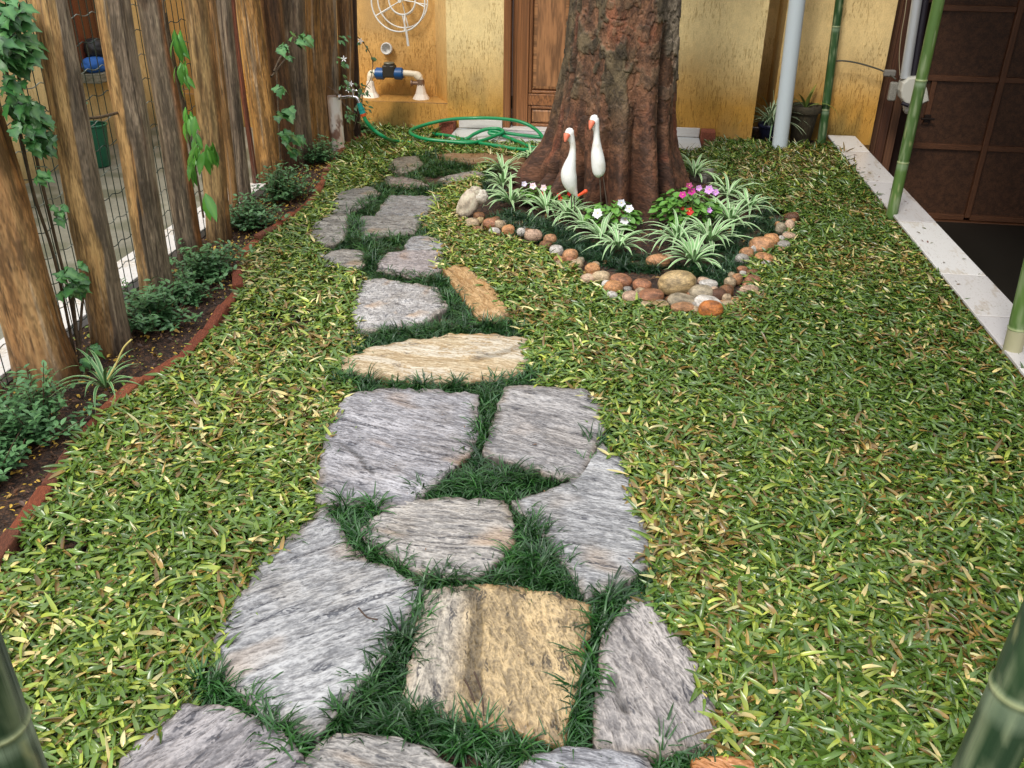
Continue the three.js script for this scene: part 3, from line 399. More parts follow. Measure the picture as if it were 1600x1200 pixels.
post(560, 219, 11, 551, 0, 10, 16, { a: rgb(88, 58, 40), b: rgb(58, 40, 30) }, 'thin dark post at the far end of the fence against the yellow niche');
{ // welded wire mesh behind the posts
  const f = thing('wire_fence', 'dark green welded wire mesh fence behind the log posts', 'fence'), wm = std({ color: color(38, 56, 50), metalness: 0.4, roughness: 0.4 }), wl = std({ color: color(120, 128, 120), metalness: 0.6, roughness: 0.35 }), X = -2.235;
  for (let z = -4.9; z < -0.8; z += 0.056) mesh('wire', rod(V(X, -0.02, z), V(X + 0.004, 1.4, z), 0.0022, 0.0022, 5), wm, f);
  for (let k = 0, y = 0.04; y < 1.4; y += 0.105, k++) { const p = []; for (let i = 0; i <= 148; i++) { const z = -4.9 + i * 0.028; p.push(V(X + 0.003, y + (i % 4 === 1 ? 0.008 : i % 4 === 3 ? -0.004 : 0), z)); } mesh('wire', tube(p, 0.0021, 296, 5), k % 2 ? wl : wm, f); }
}

// ---------------------------------------------------------------- tree
const TZ = -5.66;
{
  const cx0 = Wz(974, 100, TZ).x, ed = [[0, 897, 1060], [100, 884, 1056], [150, 872, 1053], [200, 860, 1052], [230, 846, 1056], [260, 822, 1066], [290, 800, 1078], [310, 790, 1086]].map(([v, a, b]) => ({ y: Wz(974, v, TZ).y, l: cx0 - Wz(a, v, TZ).x, r: Wz(b, v, TZ).x - cx0 })).reverse();
  const half = (y, k) => { if (y <= ed[0].y) return ed[0][k]; for (let i = 1; i < ed.length; i++) if (y < ed[i].y) return lerp(ed[i - 1][k], ed[i][k], (y - ed[i - 1].y) / (ed[i].y - ed[i - 1].y)); return ed[ed.length - 1][k] + 0.01 * (y - ed[ed.length - 1].y); };
  const g = (d, w) => { d = Math.atan2(Math.sin(d), Math.cos(d)); return Math.exp(-d * d / (w * w)); };
  const roots = [[60, 0.15, 0.4, 0.17], [86, 0.2, 0.42, 0.15], [112, 0.1, 0.36, 0.14], [34, 0.08, 0.34, 0.13], [215, 0.2, 0.35, 0.3], [262, 0.2, 0.4, 0.3], [310, 0.16, 0.3, 0.3]];
  const b = new Build(), NU = 380, ys = []; for (let i = 0; i <= 380; i++) ys.push(-0.06 + 1.5 * i / 380); for (let i = 1; i <= 50; i++) ys.push(1.44 + 2.4 * i / 50);
  b.grid(NU, ys.length - 1, (s, t) => {
    const y = ys[Math.round(t * (ys.length - 1))], th = s * Math.PI * 2 - Math.PI / 2, c = Math.cos(th), z = Math.sin(th), core = lerp(0.325, 0.34, smooth(0.9, 0, y)) * (y > 1 ? 1 - 0.02 * (y - 1) : 1);
    const hl = half(y, 'l'), hr = half(y, 'r'), low = Math.exp(-Math.max(0, y) / 0.28);
    let r = core + (hr - core) * g(th, lerp(0.9, 0.4, low)) + (hl - core) * Math.max(g(th - Math.PI, lerp(0.9, 0.17, low)), 0.92 * low * g(th - 157 * R, 0.13), 0.72 * low * g(th - 139 * R, 0.12));
    for (const [a, A, h, w] of roots) r += A * Math.exp(-Math.pow(Math.max(0, y) / h, 1.35)) * g(th - a * R, w);
    r += 0.02 * Math.cos(th * 5 + 0.8) * smooth(1.2, 0.2, y) + 0.014 * Math.cos(th * 9 + 2.2 + y * 0.8);
    for (const a of [169, 148, 127, 99, 73, 46, 20]) r -= (a > 120 ? 0.1 : 0.055) * low * g(th - a * R - 0.25 * (a > 120 ? y : 0) + 0.1 * (fbm(y * 4, a, 1, 2) - 0.5), 0.06) + 0.02 * smooth(0.9, 0.2, y) * g(th - a * R, 0.06);
    const gl = g(th - 2.52 - 0.05 * (fbm(y * 3, 1, 1, 2) - 0.5), 0.05) * smooth(0.45, 0.62, y), gr = g(th - 0.72, 0.075) * smooth(1.05, 0.8, y), gm = g(th - 1.32, 0.06) * smooth(0.75, 0.3, y) * 0.6;
    r -= 0.055 * gl + 0.06 * gr + 0.035 * gm;
    const px = c * 0.36, pz = z * 0.36, wx = 0.05 * (fbm(px * 9, y * 7, pz * 9, 3) - 0.5), plate = fbm(px * 6 + wx * 8, y * 3.4 + wx * 6, pz * 6 + 4, 4), edge = smooth(0.495, 0.515, plate) , rough = fbm(px * 26, y * 18, pz * 26, 4), ridge = Math.abs(fbm(px * 14, y * 5 + wx * 20, pz * 14, 3) - 0.5);
    const hi = smooth(0.25, 0.6, y), flake = smooth(0.56, 0.575, fbm(px * 16 + 3, y * 12, pz * 16, 3));
    r += (0.010 * edge + 0.005 * flake) * lerp(0.3, 1, hi) + 0.007 * (rough - 0.5) - 0.005 * smooth(0.03, 0, ridge) * (0.25 + hi);
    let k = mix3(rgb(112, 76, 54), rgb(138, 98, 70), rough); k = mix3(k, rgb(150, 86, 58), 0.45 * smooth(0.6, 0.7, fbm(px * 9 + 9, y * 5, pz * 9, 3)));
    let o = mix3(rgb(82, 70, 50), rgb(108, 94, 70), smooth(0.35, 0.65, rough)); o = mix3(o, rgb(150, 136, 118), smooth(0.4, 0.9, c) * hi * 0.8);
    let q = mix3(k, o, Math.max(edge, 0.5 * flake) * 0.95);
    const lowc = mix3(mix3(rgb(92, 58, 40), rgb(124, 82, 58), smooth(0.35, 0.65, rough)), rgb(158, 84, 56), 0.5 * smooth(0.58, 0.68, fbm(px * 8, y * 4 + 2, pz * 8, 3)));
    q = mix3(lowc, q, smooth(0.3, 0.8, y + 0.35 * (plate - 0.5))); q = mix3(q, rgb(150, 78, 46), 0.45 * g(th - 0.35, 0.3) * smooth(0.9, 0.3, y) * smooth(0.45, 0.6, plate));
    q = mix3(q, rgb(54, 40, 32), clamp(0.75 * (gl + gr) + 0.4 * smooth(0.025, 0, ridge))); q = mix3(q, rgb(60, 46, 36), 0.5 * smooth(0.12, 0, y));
    return { p: [cx0 + c * r, y, TZ + z * r], c: q, uv: [s * 2.2, y] };
  }, true);
  const t = thing('tree', 'thick old tree trunk with peeling reddish brown bark and flared roots in the flower bed', 'tree', V(0, 0, 0));
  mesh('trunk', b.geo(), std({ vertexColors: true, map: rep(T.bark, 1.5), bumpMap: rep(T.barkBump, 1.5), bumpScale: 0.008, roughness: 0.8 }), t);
}
// ---------------------------------------------------------------- stones round the tree bed
function pebble(rx, ry, rz, seed, c, rough = 0.14, n = 26) {
  const g = new THREE.SphereGeometry(1, n, Math.round(n * 0.7)), p = g.attributes.position, col = new Float32Array(p.count * 3);
  for (let i = 0; i < p.count; i++) {
    let x = p.getX(i), y = p.getY(i), z = p.getZ(i); const k = 1 + rough * 2 * (fbm(x * 1.2 + seed * 5.1, y * 1.2, z * 1.2, 2) - 0.5) + rough * 0.5 * (fbm(x * 4 + seed, y * 4, z * 4, 3) - 0.5), sq = Math.pow(Math.pow(Math.abs(x), 2.6) + Math.pow(Math.abs(y), 2.6) + Math.pow(Math.abs(z), 2.6), -1 / 2.6);
    const m = lerp(1, sq, 0.6) * k, f = fbm(x * 2.5 + seed, y * 4.5, z * 2.5, 4), d = mix3(mix3(c, c.map((q) => q * 0.55), smooth(0.5, 0.7, f)), c.map((q) => Math.min(1, q * 1.5)), 0.6 * smooth(0.5, 0.3, f)); d.forEach((q, j) => col[i * 3 + j] = q * (0.86 + 0.28 * n3(x * 14, y * 14, z * 14 + seed)));
    p.setXYZ(i, x * m * rx, y * m * ry, z * m * rz);
  }
  g.setAttribute('color', new THREE.BufferAttribute(col, 3)); g.computeVertexNormals(); return g;
}
const stoneMat = std({ vertexColors: true, roughness: 0.3, bumpMap: rep(T.gritBump, 2), bumpScale: 0.002, map: rep(T.grit, 2) });
const C = { be: rgb(190, 166, 134), br: rgb(128, 88, 58), or: rgb(204, 146, 98), ob: rgb(188, 138, 98), pk: rgb(206, 172, 146), wh: rgb(214, 206, 196), gr: rgb(160, 154, 146), db: rgb(104, 70, 50), ro: rgb(172, 118, 86), cr: rgb(200, 172, 124), tg: rgb(168, 154, 130) };
const PEB = [[748, 340, 8, 8, 'br'], [737, 350, 11, 8, 'be'], [766, 350, 10, 8, 'ro'], [781, 352, 9, 7, 'be'], [772, 363, 8, 6, 'wh'], [794, 360, 9, 7, 'or'], [814, 363, 6, 6, 'wh'], [833, 369, 12, 9, 'pk'], [859, 375, 9, 8, 'ob'], [852, 384, 8, 7, 'br'], [869, 393, 10, 9, 'wh'], [873, 407, 8, 6, 'or'], [891, 401, 11, 10, 'ob'], [901, 414, 9, 8, 'be'], [925, 421, 10, 8, 'or'], [917, 437, 10, 8, 'pk'], [939, 435, 13, 10, 'be'], [957, 451, 13, 11, 'or'], [969, 440, 15, 10, 'ro'], [1002, 446, 13, 9, 'ro'], [980, 453, 6, 5, 'gr'], [986, 465, 13, 9, 'pk'], [1016, 464, 19, 10, 'ro'], [1065, 471, 20, 9, 'tg'], [1067, 482, 17, 9, 'ob'], [1030, 478, 14, 6, 'cr'], [1010, 477, 9, 5, 'be'], [1106, 445, 13, 7, 'wh'], [1095, 459, 18, 11, 'tg'], [1105, 475, 21, 10, 'wh'], [1122, 462, 11, 10, 'db'], [1134, 456, 10, 10, 'br'], [1140, 442, 8, 8, 'be'], [1151, 437, 7, 8, 'ob'], [1175, 440, 11, 9, 'ro'], [1170, 455, 14, 8, 'pk'], [1139, 477, 12, 6, 'be'], [1155, 472, 10, 5, 'or'], [1159, 407, 10, 9, 'gr'], [1166, 397, 10, 9, 'ob'], [1177, 392, 5, 7, 'wh'], [1194, 405, 14, 8, 'or'], [1189, 385, 16, 13, 'ob'], [1204, 377, 11, 11, 'or'], [1220, 376, 5, 7, 'wh'], [1232, 372, 10, 8, 'pk'], [1224, 385, 9, 8, 'gr'], [1219, 358, 7, 9, 'tg'], [1232, 355, 7, 11, 'pk'], [1237, 341, 10, 8, 'db'], [1159, 422, 8, 6, 'ro'], [1175, 427, 9, 6, 'br'], [1027, 408, 17, 9, 'ob'], [1088, 486, 9, 6, 'be'], [1048, 470, 8, 6, 'br'], [1000, 457, 8, 6, 'be'], [1080, 462, 7, 6, 'ro']];
{ const r = rng(33), ks = Object.keys(C), n = PEB.length; for (let i = 0; i < n; i++) if (r() < 0.75) { const [u, v, a, h] = PEB[i], s = 0.45 + 0.25 * r(); PEB.push([u + (r() - 0.5) * a * 2.4, v + h * (0.6 + 0.5 * r()) * (r() < 0.5 ? 1 : -0.8), a * s, h * s, ks[Math.floor(r() * ks.length)]]); } }
const axisK = (p) => p.clone().sub(_o).dot(V(0, 0, -1).applyQuaternion(camera.quaternion));
{
  const bd = thing('stone_border', 'border of small rounded orange, beige and white river stones edging the tree bed', 'stone border'), r = rng(31);
  PEB.forEach(([u, v, a, h, c], i) => {
    const p = G(u, v + h * 0.7, 0.012), s = axisK(p) / FOCAL, ry = h * s * 1.12, rx = a * s * 1.16, kk = 1.0 + 0.4 * r(), col = C[c].map((q) => q * kk);
    const m = mesh('river_stone', pebble(rx, ry, (rx + ry) * 0.48, i + 1, col), stoneMat, bd); m.position.set(p.x, 0.012 + ry * 0.62, p.z - ry * 0.25); m.rotation.set((r() - 0.5) * 0.3, (r() - 0.5) * 1.2, (r() - 0.5) * 0.3);
  });
}
const lone = (name, label, cat, u, v, a, h, c, seed, rough, tilt = 0, grp) => { const p = G(u, v + h * 0.75, 0.012), s = axisK(p) / FOCAL; const m = mesh(name, pebble(a * s * 1.04, h * s * 1.06, a * s * 0.8, seed, c, rough, 48), stoneMat, scene); m.position.set(p.x, 0.012 + h * s * 0.8, p.z - h * s * 0.3); m.rotation.z = tilt; return tag(m, label, cat, grp); };
lone('boulder', 'largest smooth cream boulder at the front of the stone border', 'boulder', 1057, 445, 29, 19, C.cr, 61, 0.1, 0.1);
lone('orange_stone', 'orange rounded stone standing foremost at the tip of the bed', 'stone', 1109, 487, 18, 15, rgb(206, 126, 62), 62, 0.12);
{
  const k = thing('white_rock', 'pale knobbly upright rock at the left corner of the tree bed', 'rock'), a = G(737, 343, 0.01), s = axisK(a) / FOCAL, rm = std({ vertexColors: true, roughness: 0.8, bumpMap: rep(T.gritBump, 2), bumpScale: 0.006 });
  const body = pebble(14.5 * s, 27 * s, 14 * s, 71, rgb(226, 208, 186), 0.24, 48).rotateZ(-0.5).translate(a.x - 7 * s, 25 * s, a.z - 0.03), knob = pebble(11 * s, 11 * s, 11 * s, 74, rgb(232, 220, 202), 0.24, 36).translate(a.x + 13 * s, 37 * s, a.z - 0.03), head = pebble(10 * s, 10 * s, 11 * s, 76, rgb(226, 210, 188), 0.24, 36).translate(a.x + 4 * s, 43 * s, a.z - 0.04);
  mesh('rock', merge([body, knob, head]), rm, k);
}

// ---------------------------------------------------------------- spider plants
const spiderMat = leafMat({ roughness: 0.5 });
function spider(u, v, size, n, seed, label, o = {}) {
  const p = o.at ?? G(u, v, 0.02), r = rng(seed), b = new Build(), t = thing('spider_plant', label, 'spider plant', p, 'spider plants in the tree bed');
  if (o.group === null) delete t.userData.group;
  for (let i = 0; i < n; i++) {
    const az = i * 2.39996 + r() * 0.6, L = size * (0.62 + 0.5 * r()), inner = i / n;
    const k1 = 0.8 + 0.4 * r(), k2 = 0.85 + 0.25 * r();
    b.blade(V(Math.cos(az) * 0.012, 0.005, Math.sin(az) * 0.012), az, L, (o.w ?? 0.019) * (0.8 + 0.4 * r()), lerp(0.55, 1.35, inner) + 0.15 * r(), lerp(1.2, 2.1, r()), { seg: 9, base: (o.base ?? rgb(112, 158, 96)).map((q) => q * k1), edge: (o.edge ?? rgb(206, 220, 182)).map((q) => q * k2), fold: 0.35, yaw: (r() - 0.5) * 0.7, shape: (s) => 0.55 + 0.45 * Math.sin(Math.PI * Math.min(1, s + 0.1)) - 0.55 * Math.pow(s, 3) });
  }
  mesh('leaf_rosette', b.geo(), spiderMat, t); return t;
}
[[786, 270, 0.2, 22, 'striped spider plant at the far left beside the hose'], [785, 293, 0.19, 20, 'striped spider plant between the far left one and the pale rock'], [798, 320, 0.25, 24, 'striped spider plant nearest the pale knobbly rock'], [829, 250, 0.16, 16, 'small striped spider plant by the left root of the tree'], [853, 330, 0.22, 22, 'striped spider plant below the pink white flowers'], [887, 343, 0.24, 26, 'striped spider plant in front of the left goose'], [912, 358, 0.2, 18, 'striped spider plant left of the white flowers'], [941, 377, 0.24, 24, 'striped spider plant below the white flowers'], [965, 391, 0.23, 22, 'striped spider plant at the front of the left bed half'], [1084, 276, 0.26, 20, 'striped spider plant behind the tree at the right'], [1137, 311, 0.26, 24, 'striped spider plant behind the lilac flowers'], [1168, 329, 0.24, 24, 'rightmost striped spider plant in the tree bed'], [1114, 343, 0.23, 22, 'striped spider plant beside the red flower'], [1140, 353, 0.25, 26, 'striped spider plant right of centre in the right bed half'], [1058, 381, 0.25, 26, 'striped spider plant at the left of the right bed half'], [1108, 382, 0.27, 28, 'striped spider plant in the middle of the right bed half'], [1082, 412, 0.24, 26, 'foremost striped spider plant in the right bed half'], [1075, 352, 0.22, 20, 'striped spider plant below the magenta flowers']].forEach(([u, v, s, n, l], i) => spider(u, v, s * 0.98, Math.round(n * 1.3), 100 + i, l));
{
  const t = spider(166, 606, 0.22, 20, 140, 'darker striped spider plant with a long stalk beside the brick edging', { base: rgb(62, 112, 58), edge: rgb(168, 196, 140), group: null, w: 0.013 });
  const a = Wx(178, 585, t.position.x + 0.03), e = Wx(206, 530, t.position.x + 0.12).sub(t.position); mesh('stalk', tube([V(0, 0.02, 0), V(e.x * 0.35, e.y * 0.42, e.z * 0.35), V(e.x * 0.75, e.y * 0.85, e.z * 0.75), e], 0.0035, 20, 6), std({ color: color(196, 180, 110) }), t);
}

// ---------------------------------------------------------------- busy lizzies (flowers)
function impatiens(label, u, v, w, h, n, seed, flowers) {
  const p = G(u, v, 0.02), r = rng(seed), t = thing('flower_plant', label, 'flowers', p, 'flowering plants at the foot of the tree'), b = new Build();
  for (let i = 0; i < n; i++) { const a = r() * 6.283, d = Math.sqrt(r()), y = h * (0.25 + 0.75 * r()) * (1 - 0.45 * d * d); b.leaf(V(Math.cos(a) * d * w, y, Math.sin(a) * d * w * 0.7), a + (r() - 0.5), -0.1 + 0.5 * (r() - 0.3), (r() - 0.5) * 0.8, 0.042 * (0.7 + 0.6 * r()), ROUND, mix3(rgb(58, 112, 42), rgb(110, 158, 62), r() * (0.4 + y / h * 0.6)), rgb(98, 142, 62)); }
  mesh('foliage', b.geo(), leafMat({ roughness: 0.38 }), t);
  const st = []; for (let i = 0; i < 12; i++) { const a = r() * 6.283, d = w * 0.7 * r(); st.push(rod(V(Math.cos(a) * d * 0.3, -0.01, Math.sin(a) * d * 0.3), V(Math.cos(a) * d, h * 0.75, Math.sin(a) * d * 0.7), 0.003, 0.002, 5)); } mesh('stem', merge(st), std({ color: color(120, 140, 70) }), t);
  for (const [fu, fv, c, sz] of flowers.map((f) => [f[0], f[1], f[2], f[3] * 1.05])) { // five rounded petals and a small eye
    const q = Wz(fu, fv, p.z + w * 0.55 + r() * 0.03).sub(p), f = new Build(), el = 0.75 + r() * 0.5, side = (r() - 0.5) * 0.8;
    for (let k = 0; k < 5; k++) { const o = f.p.length / 3, a = k * 1.2566 + r() * 0.2, ca = Math.cos(a), sa = Math.sin(a); f.v(0, 0, 0, c.map((x) => x * 0.8)); const m = 8; for (let i = 0; i <= m; i++) { const b2 = -0.72 + 1.44 * i / m, rr = sz * (0.86 + 0.14 * Math.cos(b2 * 8)) * Math.cos(b2 * 0.55); f.v(Math.cos(a + b2) * rr, 0.006 * Math.cos(b2 * 2) + 0.004 * r() + 0.0015 * (k % 2), Math.sin(a + b2) * rr, c); } for (let i = 0; i < m; i++) f.i.push(o, o + 1 + i, o + 2 + i); }
    const g = f.geo(); g.rotateX(el); g.rotateY(side); const fl = mesh('flower', g, leafMat({ roughness: 0.6 }), t); fl.position.copy(q); mesh('flower_eye', new THREE.SphereGeometry(sz * 0.14, 8, 6).translate(0, 0.004, 0), std({ color: color(230, 210, 120) }), fl);
  }
}
const WHITE = rgb(236, 234, 238), PINKW = rgb(240, 212, 222), RED = rgb(206, 34, 26), MAG = rgb(190, 40, 140), LIL = rgb(206, 150, 216);
impatiens('low plant with pinkish white flowers at the left root of the tree', 843, 316, 0.1, 0.11, 90, 201, [[833, 291, PINKW, 0.022], [850, 294, PINKW, 0.022], [819, 288, rgb(214, 206, 226), 0.018], [849, 303, rgb(190, 66, 34), 0.016]]);
impatiens('low plant with small red flowers behind the left goose', 884, 320, 0.06, 0.08, 50, 202, [[876, 311, RED, 0.016], [873, 305, RED, 0.013], [889, 303, RED, 0.013]]);
impatiens('low plant with pure white flowers in front of the trunk', 956, 356, 0.14, 0.16, 170, 203, [[934, 334, WHITE, 0.03], [977, 344, WHITE, 0.03], [971, 318, rgb(196, 198, 206), 0.024], [983, 327, WHITE, 0.026], [960, 352, WHITE, 0.02], [965, 362, WHITE, 0.014]]);
impatiens('low plant with magenta, lilac and red flowers right of the trunk', 1068, 352, 0.17, 0.22, 300, 204, [[1067, 305, MAG, 0.022], [1081, 300, MAG, 0.023], [1077, 291, rgb(160, 60, 110), 0.02], [1092, 294, LIL, 0.018], [1108, 297, LIL, 0.026], [1118, 301, LIL, 0.02], [1108, 329, LIL, 0.016], [1077, 331, RED, 0.024], [1066, 326, rgb(150, 34, 24), 0.012]]);

// ---------------------------------------------------------------- goose ornaments
function goose(label, z, spine, beak, legs, foot) {
  const t = thing('goose_ornament', label, 'goose ornament'), pts = spine.map(([u, v, r, dz]) => { const p = Wz(u, v, z + (dz ?? 0)); return { p, r: r * axisK(p) / FOCAL }; }), org = V(pts[pts.length - 1].p.x, 0, z);
  const cv = new THREE.CatmullRomCurve3(pts.map((q) => q.p)), rv = new THREE.CatmullRomCurve3(pts.map((q, i) => V(q.r, i, 0))), b = new Build(), N = 90; t.position.copy(org);
  b.grid(36, N, (s, k) => { const p = cv.getPoint(k), tg = cv.getTangent(k), n1 = V(0, 0, 1).addScaledVector(tg, -tg.z).normalize(), n2 = tg.clone().cross(n1), r = Math.max(0.0005, rv.getPoint(k).x), a = s * 6.28318; p.addScaledVector(n2, Math.cos(a) * r).addScaledVector(n1, Math.sin(a) * r * 1.1).sub(org); const d = fbm(p.x * 30, p.y * 20, p.z * 30, 3); return { p: p.toArray(), c: mix3(rgb(238, 238, 236), rgb(196, 190, 172), 0.55 * smooth(0.5, 0.75, d) + 0.4 * smooth(0.8, 1, k)) }; }, true);
  { const hp = pts[3].p.clone().sub(org), hr = pts[3].r; for (const s of [-1, 1]) mesh('eye', new THREE.SphereGeometry(0.0035, 10, 8).translate(hp.x - hr * 0.45 + (s > 0 ? hr * 0.95 : 0) * 0.7, hp.y + hr * 0.25, hp.z + (s > 0 ? hr * 0.78 : hr * 0.86)), std({ color: color(20, 18, 18), roughness: 0.3 }), t); }
  mesh('body', b.geo(), std({ vertexColors: true, roughness: 0.35 }), t);
  const [b0, b1] = beak.map(([u, v, dz]) => Wz(u, v, z + dz).sub(org)), br = 5.4 * axisK(pts[2].p) / FOCAL, om = std({ color: color(226, 122, 92), roughness: 0.5 });
  const bg = new THREE.LatheGeometry([[0, -0.1], [0.75, 0], [1, 0.12], [0.82, 0.4], [0.5, 0.75], [0.2, 0.96], [0, 1]].map(([x, y]) => new THREE.Vector2(x * br, y * b0.distanceTo(b1))), 20); bg.applyQuaternion(new THREE.Quaternion().setFromUnitVectors(V(0, 1, 0), b1.clone().sub(b0).normalize())).translate(b0.x, b0.y, b0.z); mesh('beak', bg, om, t);
  for (const [[u0, v0], [u1, v1]] of legs) { const a = Wz(u0, v0, z).sub(org), c = Wz(u1, v1, z + 0.02).sub(org), e = a.clone().lerp(c, (a.y + 0.02) / Math.max(0.01, a.y - c.y)); mesh('leg', rod(a, e, 0.0036, 0.0036, 6), std({ color: color(96, 84, 76), metalness: 0.6, roughness: 0.5 }), t); }
  if (foot) { const [f0, f1] = foot.map(([u, v]) => Wz(u, v, z).sub(org)); mesh('tail_peg', merge([rod(f0, f1, 0.007, 0.011, 10), new THREE.SphereGeometry(0.013, 12, 8).translate(f1.x, f1.y, f1.z)]), std({ color: color(226, 84, 46), roughness: 0.5 }), t); }
}
goose('left white goose ornament leaning with its pointed body by the red flowers', -5.02, [[890, 199.5, 0.5], [890, 201, 4.2], [890, 205, 6.8], [890, 210, 7.2], [892, 216, 6], [894.5, 224, 4.6], [895, 234, 4.9], [893.5, 246, 6.6], [890.5, 258, 9.6], [888.5, 270, 12], [889.5, 281, 12], [893.5, 293, 8.8], [898.5, 302, 4.6], [902.5, 309, 0.6]], [[886.5, 209, 0.025], [882.5, 222, 0.05]], [[[893, 296], [893, 330]], [[897, 300], [898, 332]]], [[903, 306], [915, 299]]);
goose('right white goose ornament standing taller on two thin wire legs', -5.0, [[929, 179, 0.5], [929, 180.5, 4.2], [928.5, 185, 6.9], [929, 190, 7.3], [930.5, 197, 6], [932, 206, 4.8], [932.5, 216, 5.2], [932.5, 227, 7], [933, 239, 9.4], [934.5, 252, 10.8], [935.5, 263, 10.6], [936, 271, 8.8], [936.5, 275.5, 5], [937, 277, 0.6]], [[925.5, 189, 0.025], [921.5, 203, 0.05]], [[[937, 272], [939.5, 325]], [[942, 272], [949, 325]]]);

// ---------------------------------------------------------------- hose, tap, meter, reel
{
  const Z = (u, v, z) => Wz(u, v, z), g = (u, v, y = 0.06) => G(u, v, y);
  const pts = [Z(568, 181, -6.3), Z(574, 192, -6.3), Z(584, 203, -6.32), Z(600, 214, -6.34), g(622, 221, 0.05), g(650, 223, 0.035), g(690, 222, 0.03), g(730, 221, 0.06), g(765, 226, 0.065), g(810, 233, 0.06), g(852, 234, 0.08), Z(872, 226, -6.75), Z(868, 214, -6.85), Z(846, 214, -6.9), Z(812, 211, -6.9), Z(785, 207, -6.9), Z(768, 205, -6.9), Z(764, 208, -6.88), g(782, 211, 0.08), g(806, 220, 0.065), g(836, 231, 0.06), Z(856, 229, -6.75), Z(848, 214, -6.85), Z(834, 200, -6.95), Z(812, 190, -7.0), Z(782, 185.5, -7.05), Z(740, 184.5, -7.1), Z(700, 187, -7.05), Z(664, 195, -6.98), Z(643, 203, -6.85), Z(644, 210, -6.7), Z(664, 217, -6.62), Z(700, 221, -6.6), Z(735, 223, -6.6), g(756, 219, 0.075), Z(774, 212, -6.8), Z(786, 206, -6.85), Z(780, 201.5, -6.9), Z(760, 202, -6.9), Z(742, 209, -6.85), g(728, 217, 0.06), g(700, 212, 0.05), g(676, 210, 0.04), g(660, 214, 0.02)];
  const h = thing('garden_hose', 'green garden hose coiled on the doorstep and led to the tap', 'hose'); mesh('hose_tube', tube(pts, 0.0132, 640, 12), std({ color: color(14, 128, 76), roughness: 0.32 }), h);
  const a = Z(561, 161, -6.3), c = Z(568, 180, -6.3), q = a.clone().lerp(c, 0.5), tl = std({ color: color(26, 140, 132), roughness: 0.35 });
  mesh('hose_connector', merge([rod(a, q, 0.017, 0.02, 16), rod(q.clone().lerp(a, 0.06), q.clone().lerp(c, 0.1), 0.0225, 0.0225, 16), rod(q, a.clone().lerp(c, 0.86), 0.02, 0.022, 16)]), tl, h);
  mesh('connector_ring', rod(a.clone().lerp(c, 0.86), a.clone().lerp(c, 1.08), 0.022, 0.018, 16), std({ color: color(222, 92, 48), roughness: 0.4 }), h);
}
{
  const p = G(529, 239, 0), top = Wz(522, 150, p.z - 0.02), b = new Build(); b.grid(36, 70, (s, t) => { const a = s * 6.283, c = Math.cos(a), z = Math.sin(a), y = lerp(-0.03, top.y, t), f = fbm(c * 1.6, y * 9, z * 1.6, 4); return { p: [lerp(p.x, top.x, t) + c * 0.049, y, lerp(p.z, top.z, t) + z * 0.049], c: mix3(mix3(rgb(252, 244, 234), rgb(226, 200, 178), smooth(0.35, 0.65, f)), rgb(126, 78, 54), 0.85 * smooth(0.56, 0.66, fbm(c * 2 + 4, y * 14, z * 2, 4)) * smooth(0.34, 0.2, y)) }; }, true);
  const t = thing('tap_pipe', 'dirty white standing pipe stub with a chrome tap at the end of the fence', 'pipe');
  mesh('pipe', b.geo(), std({ vertexColors: true, roughness: 0.6 }), t); mesh('pipe_cap', new THREE.CylinderGeometry(0.046, 0.046, 0.012, 28).translate(top.x, top.y - 0.004, top.z), std({ color: color(172, 150, 134), map: T.grit }), t);
  const a = Wz(531, 152, -6.32), c = Wz(552, 151, -6.3), e = Wz(558, 153.5, -6.3), d = Wz(562, 162, -6.3);
  const tp = mesh('tap', merge([tube([V(top.x + 0.02, a.y, top.z), a, c, e, d], 0.0105, 30, 14), rod(V(a.x - 0.006, a.y, a.z), V(a.x + 0.006, a.y, a.z), 0.02, 0.02, 16), rod(c, V(c.x, c.y + 0.035, c.z), 0.011, 0.008, 14)].map((g) => g.index ? g.toNonIndexed() : g)), M.chrome, t);
  mesh('tap_handle', merge([rod(V(c.x - 0.03, c.y + 0.042, c.z), V(c.x + 0.03, c.y + 0.042, c.z), 0.006, 0.006, 10), rod(V(c.x, c.y + 0.042, c.z - 0.03), V(c.x, c.y + 0.042, c.z + 0.03), 0.006, 0.006, 10), new THREE.SphereGeometry(0.012, 12, 8).translate(c.x, c.y + 0.042, c.z)]), M.chrome, tp);
  mesh('wire_tie', tube([Wz(512, 135, -6.34), Wz(528, 146, -6.3), Wz(534, 158, -6.28), Wz(546, 171, -6.3), Wz(556, 177, -6.32)], 0.0016, 30, 5), std({ color: color(120, 112, 104), metalness: 0.5 }), t);
}
